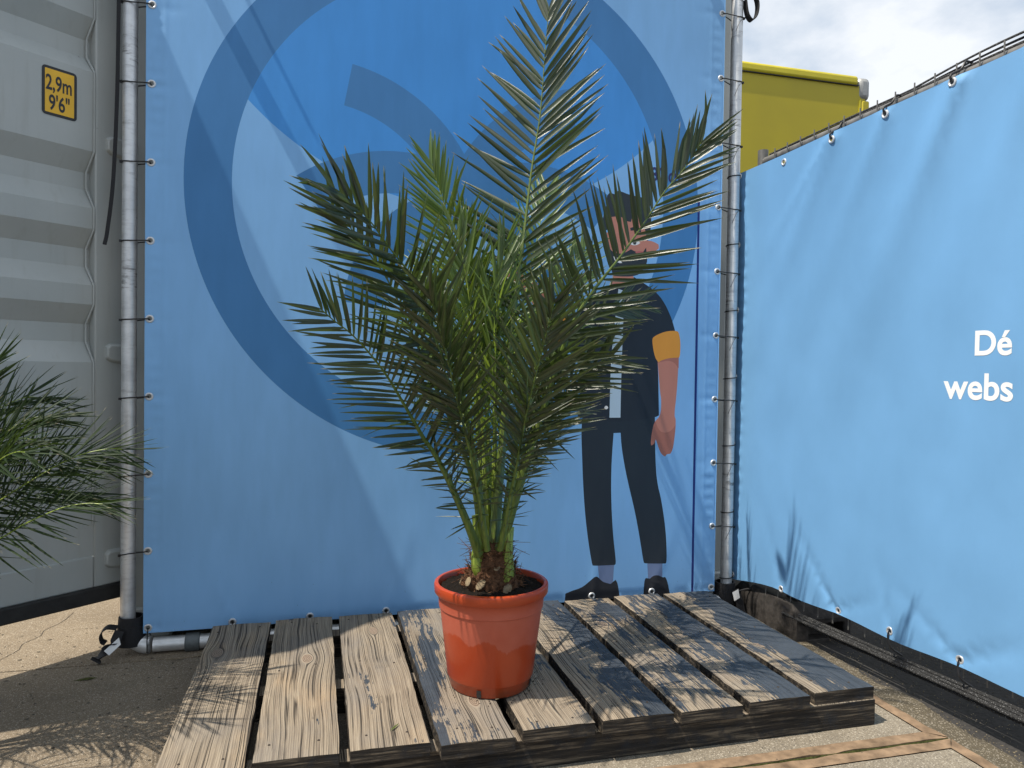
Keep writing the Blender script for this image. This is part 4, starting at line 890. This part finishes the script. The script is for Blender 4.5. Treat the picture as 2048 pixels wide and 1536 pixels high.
for key, ct, Lm, wd, a0, a1, tw, vee, yg, single, st_ in SPEC:
    path = FR[key]; mid = path[len(path) // 2]
    N0 = cn(mid) * 1.0 + Vector((-.25, 0, .25))
    f_ = frond(path, N0, tw, Lm, wd, ct, a0, a1, st_, vee, .5 if key in ('F1', 'F2', 'F6', 'F3') else .8, .03, radius=(BIG.get(key, .012 if yg else .010), .0016))
    add_frond(palm, 'frond', f_, M['stalk'] if yg else M['oldstalk'], TY if yg else TM, single, mass)
    # short stiff spines and stray leaflets low on the stalk
    f2 = frond(path[:max(3, len(path) // 2)], N0, tw + 40, .165, .0068, 19, 62, 46, .20, 10, 2.2, prof=lambda u: .45 + .55 * u)
    for p, d, w_, n_ in f2[2]:
        mass.append((random.choice(TY if yg else TM), Matrix(((d.x, w_.x, n_.x, p.x), (d.y, w_.y, n_.y, p.y), (d.z, w_.z, n_.z, p.z), (0, 0, 0, 1)))))
build_mass('inner_leaflets', mass, [M['leaf'], M['young']], palm)
# fibrous base, cut stalk ends and dead fibres
b = MB(); na = 40; vs = []; prof = [(.040, .340), (.066, .362), (.074, .385), (.072, .410), (.064, .440), (.056, .470), (.044, .495), (.012, .512)]
for r, z in prof:
    for j in range(na):
        a = 2 * math.pi * j / na; rr = r * (1 + .22 * noise.noise((math.cos(a) * 2.2, math.sin(a) * 2.2, z * 24)) + .10 * noise.noise((math.cos(a) * 9, math.sin(a) * 9, z * 60)))
        vs.append((.480 + rr * math.cos(a), 2.026 + rr * math.sin(a), z))
b.add(vs, [(i*na+j, i*na+(j+1)%na, (i+1)*na+(j+1)%na, (i+1)*na+j) for i in range(len(prof)-1) for j in range(na)]); b.build('trunk', M['fibre'], palm)
for a, z, l, tilt, w_ in ((-125, .392, .036, 35, .021), (-70, .385, .034, 25, .023), (-150, .385, .05, 40, .018), (10, .375, .045, 20, .024), (95, .38, .045, 25, .024), (170, .375, .045, 25, .022), (-90, .43, .03, 60, .015)):
    q = R(a); d = Vector((math.cos(q) * math.cos(R(tilt)), math.sin(q) * math.cos(R(tilt)), math.sin(R(tilt)))); p = Vector((.48, 2.026, z)) + Vector((math.cos(q), math.sin(q), 0)) * .050
    b = MB(); b.tube([p, p + d * l * .5, p + d * l], [w_ * 1.15, w_, w_ * .8], 12, 0, flat=.65); e = len(b.f) - 1; b.m[e] = 1; b.build('cut_stalk', [M['stalk'] if a in (-62, -118) else M['fibre'], M['cut']], palm)
for a, bx, z_ in ((-142, -.010, .435), (-52, .012, .400)):        # swollen green sheaths
    q = R(a); p = Vector((.48, 2.026, z_)) + Vector((math.cos(q), math.sin(q), 0)) * .052
    b = MB(); b.tube(cr([p, p + Vector((math.cos(q) * .010, 0, .04)), p + Vector((bx * .4, .004, .10)), p + Vector((bx, .012, .16))], 5), [.020, .0215, .0225, .0225, .022, .021, .020, .019, .0185, .018, .0175, .017, .0165, .016, .0155, .015], 14, flat=.75); b.build('leaf_sheath', M['stalk'], palm)
b = MB()
for i in range(620):
    q = random.uniform(0, 6.28); z = random.uniform(.36, .52); r = .074 - max(0, z - .40) * .28; p = Vector((.48 + r * math.cos(q), 2.026 + r * math.sin(q), z)); o = Vector((math.cos(q), math.sin(q), 0)); t = Vector((-math.sin(q), math.cos(q), 0))
    k = random.uniform(.015, .05); a_, b_ = random.gauss(0, .6), random.gauss(.3, .6)
    b.tube([p, p + o * .006 + (t * a_ + Vector((0, 0, b_))) * k * .5, p + o * random.uniform(0, .02) + (t * a_ * 1.6 + Vector((0, 0, b_ - .2))) * k], [.0013, .0011, .0005], 4, caps=False)
kind(b.build('dead_fibre', M['fibre'], palm), 'stuff')
# ---- fine-leaved palm at the left edge, standing beside the open door
fp = thing('pygmy_palm', 'fine leaved dark green palm reaching in at the left edge before the open container door', 'palm', loc=(-1.14, 2.125, .2))
TF = [leaflet_mesh('leaflet', M['fine'], .4, dr_, s, ) for dr_ in (0, 0) for s in (0, 1.2, -1.2)]
mass2 = []; CNT[0] = 0
extra = {'L12': [(-.98,2.2,.50),(-.88,2.24,.62),(-.76,2.28,.70),(-.66,2.30,.73),(-.58,2.32,.72)], 'L15': [(-.98,2.2,.50),(-.90,2.26,.56),(-.80,2.30,.62),(-.70,2.34,.64),(-.62,2.36,.62)], 'L16': [(-1.0,2.2,.52),(-.95,2.26,.72),(-.88,2.30,.84),(-.80,2.34,.90),(-.74,2.36,.90)], 'L17': [(-1.0,2.18,.52),(-.93,2.18,.66),(-.84,2.2,.76),(-.76,2.2,.80),(-.69,2.2,.79)], 'L13': [(-.98,2.18,.50),(-.90,2.20,.70),(-.80,2.24,.82),(-.70,2.27,.86)], 'L6': [(-1.08,2.10,.50),(-1.04,1.98,.70),(-.97,1.86,.80),(-.88,1.77,.80)], 'L8': [(-1.0,2.15,.5),(-1.12,2.1,.75),(-1.25,2.05,.88),(-1.36,2.0,.88)], 'L9': [(-.98,2.16,.5),(-1.02,2.30,.76),(-1.02,2.42,.92),(-1.0,2.52,.98)], 'L10': [(-.98,2.12,.5),(-.98,2.1,.8),(-.95,2.06,1.0),(-.9,2.0,1.1)]}
for key, path in list({k: v for k, v in FR.items() if k[0] == 'L'}.items()) + list(extra.items()):
    path = [(-1.14, 2.125, .40)] + list(path); mid = Vector(path[len(path) // 2])
    f_ = frond(path, Vector((-.1, -.6, .75)), random.uniform(-15, 15), .20, .0056, 46, 56, 14, .24, 14, 1.2, .14, radius=(.006, .0012))
    add_frond(fp, 'frond', f_, M['stalk'], TF, key in ('L1', 'L2', 'L3'), mass2)
build_mass('fine_leaflets', mass2, [M['fine']], fp)
b = MB().tube([(-1.14, 2.125, .27), (-1.14, 2.125, .36), (-1.14, 2.125, .46)], [.035, .04, .025], 14); b.build('trunk', M['fibre'], fp)
lp = tag(MB().lathe([(0, 0), (.095, 0), (.10, .004), (.118, .22), (.126, .222), (.128, .245), (.122, .248), (.115, .245), (.112, .225), (0, .222)], 48).build('nursery_pot', simple('black_nursery_pot', (.02, .02, .02), .5, 0, .3, 20), loc=(-1.14, 2.125, .0005)), 'black nursery pot of the fine leaved palm, just outside the left edge', 'plant pot')
MB().lathe([(0, .232), (.112, .230)], 40).build('soil', M['soil'], lp, loc=(-1.14, 2.125, .0005))
pt_ = thing('plant_tag', 'white plant tag hanging among the fine leaves at the left edge', 'tag', loc=(-.79, 2.06, .5))
b = MB(); b.box((-.035, -.0004, -.09), (.0, .0004, 0)); t_ = b.build('card', M['white'], pt_, smooth=False, loc=(-.748, 2.05, .560)); t_.rotation_euler = (0, R(10), R(-14))
MB().tube([(-.765, 2.05, .558), (-.775, 2.06, .59)], .0008, 5).build('string', M['white'], pt_)
# ================================================================== small litter
def litter(name, pts, wd, mat, label, z0=.0):
    P = cr([(x, y, z0 + z) for x, y, z in pts], 6); n = len(P); vs = []
    for i, p in enumerate(P):
        t = (P[min(i+1, n-1)] - P[max(i-1, 0)]).normalized(); s_ = Vector((-t.y, t.x, 0)) * wd * math.sin(math.pi * min(.97, max(.03, i / (n - 1)))) ; vs += [p + s_, p + Vector((0, 0, .0012)), p - s_]
    b = MB().add(vs, [(3*i+k, 3*i+3+k, 3*i+4+k, 3*i+1+k) for i in range(n-1) for k in range(2)])
    return tag(b.build(name, mat), label, 'leaf')
litter('fallen_leaflet', [(.178, 1.806, .001), (.186, 1.812, .003), (.196, 1.826, .003), (.203, 1.836, .001)], .0025, M['young'], 'small green leaf fragment lying on the third plank', .1125)
litter('dry_leaf', [(-.475, 2.695, .001), (-.445, 2.690, .004), (-.42, 2.70, .002)], .004, M['dry'], 'curled dry leaf on the shaded ground just below the tube elbow', .0)
litter('dry_leaf', [(-.405, 2.705, .001), (-.38, 2.712, .004), (-.352, 2.725, .002)], .004, M['dry'], 'curled dry leaf on the shaded ground below the grey tube coupler', .0)
litter('dark_leaf', [(-.735, 2.585, .0), (-.70, 2.585, .003), (-.672, 2.592, .001)], .010, M['moss'], 'flat dark green leaf on the shaded ground left of the platform', .0)

# small dark bits on the yard floor, and a crack
b = MB()
for i in range(420):
    x = random.uniform(-1.15, -.36); y = random.uniform(1.55, 3.1)
    r = random.choice((.0015, .002, .0025, .004)); q = random.uniform(0, 6.28); k = random.uniform(.4, 1.6)
    b.add([(x + r * k * math.cos(q + a) * (1.6 if a % 3 < 1 else 1), y + r * math.sin(q + a), .0008 + .0012 * (j % 2)) for j, a in enumerate((0, 1.2, 2.5, 3.8, 5.1))], [(0, 1, 2, 3, 4)])
for i in range(160):
    x = random.uniform(-.35, 1.66); y = random.uniform(1.30, 1.75); r = random.choice((.001, .0014, .002)); q = random.uniform(0, 6.28)
    b.add([(x + r * math.cos(q + a), y + r * math.sin(q + a), .0022) for a in (0, 1.2, 2.5, 3.8, 5.1)], [(0, 1, 2, 3, 4)])
lt = kind(b.build('ground_litter', simple('dark_litter', (.05, .042, .03), .9, 0, .6, 30), smooth=False), 'stuff'); tag(lt, 'tiny dark crumbs and plant bits strewn over the concrete', 'litter')
pts = [(-1.03, 2.80), (-1.0, 2.90), (-1.005, 2.96), (-.975, 3.04), (-.98, 3.10), (-.95, 3.18), (-.94, 3.3)]; vs = []
P = cr([(x, y, .0012) for x, y in pts], 10)
for i, p in enumerate(P):
    o = .003 * noise.noise((p.x * 60, p.y * 60, 0)); wd = .0010 + .0008 * abs(noise.noise((p.y * 40, 1, 0))); vs += [(p.x + o - wd, p.y, p.z), (p.x + o + wd, p.y, p.z)]
kind(MB().add(vs, [(2*i, 2*i+1, 2*i+3, 2*i+2) for i in range(len(P) - 1)]).build('crack', simple('crack_dark', (.04, .032, .025), .95), ground), 'stuff')

b = MB()
for i in range(150):
    a = random.uniform(0, 6.28); r = .118 + abs(random.gauss(0, .018)); x, y = .480 + r * math.cos(a), 2.026 + r * math.sin(a); q = random.choice((.001, .0014, .002))
    if not any(x0 + .004 < x < x1 - .004 for x0, x1 in PX): continue
    b.add([(x + q, y, .1132), (x, y + q, .1132), (x - q, y, .1132), (x, y - q, .1132), (x, y, .1132 + q)], [(0,1,4), (1,2,4), (2,3,4), (3,0,4)])
cb = kind(b.build('soil_crumbs', M['soil'], smooth=False), 'stuff'); tag(cb, 'dark soil crumbs spilled on the planks round the pot foot', 'soil')
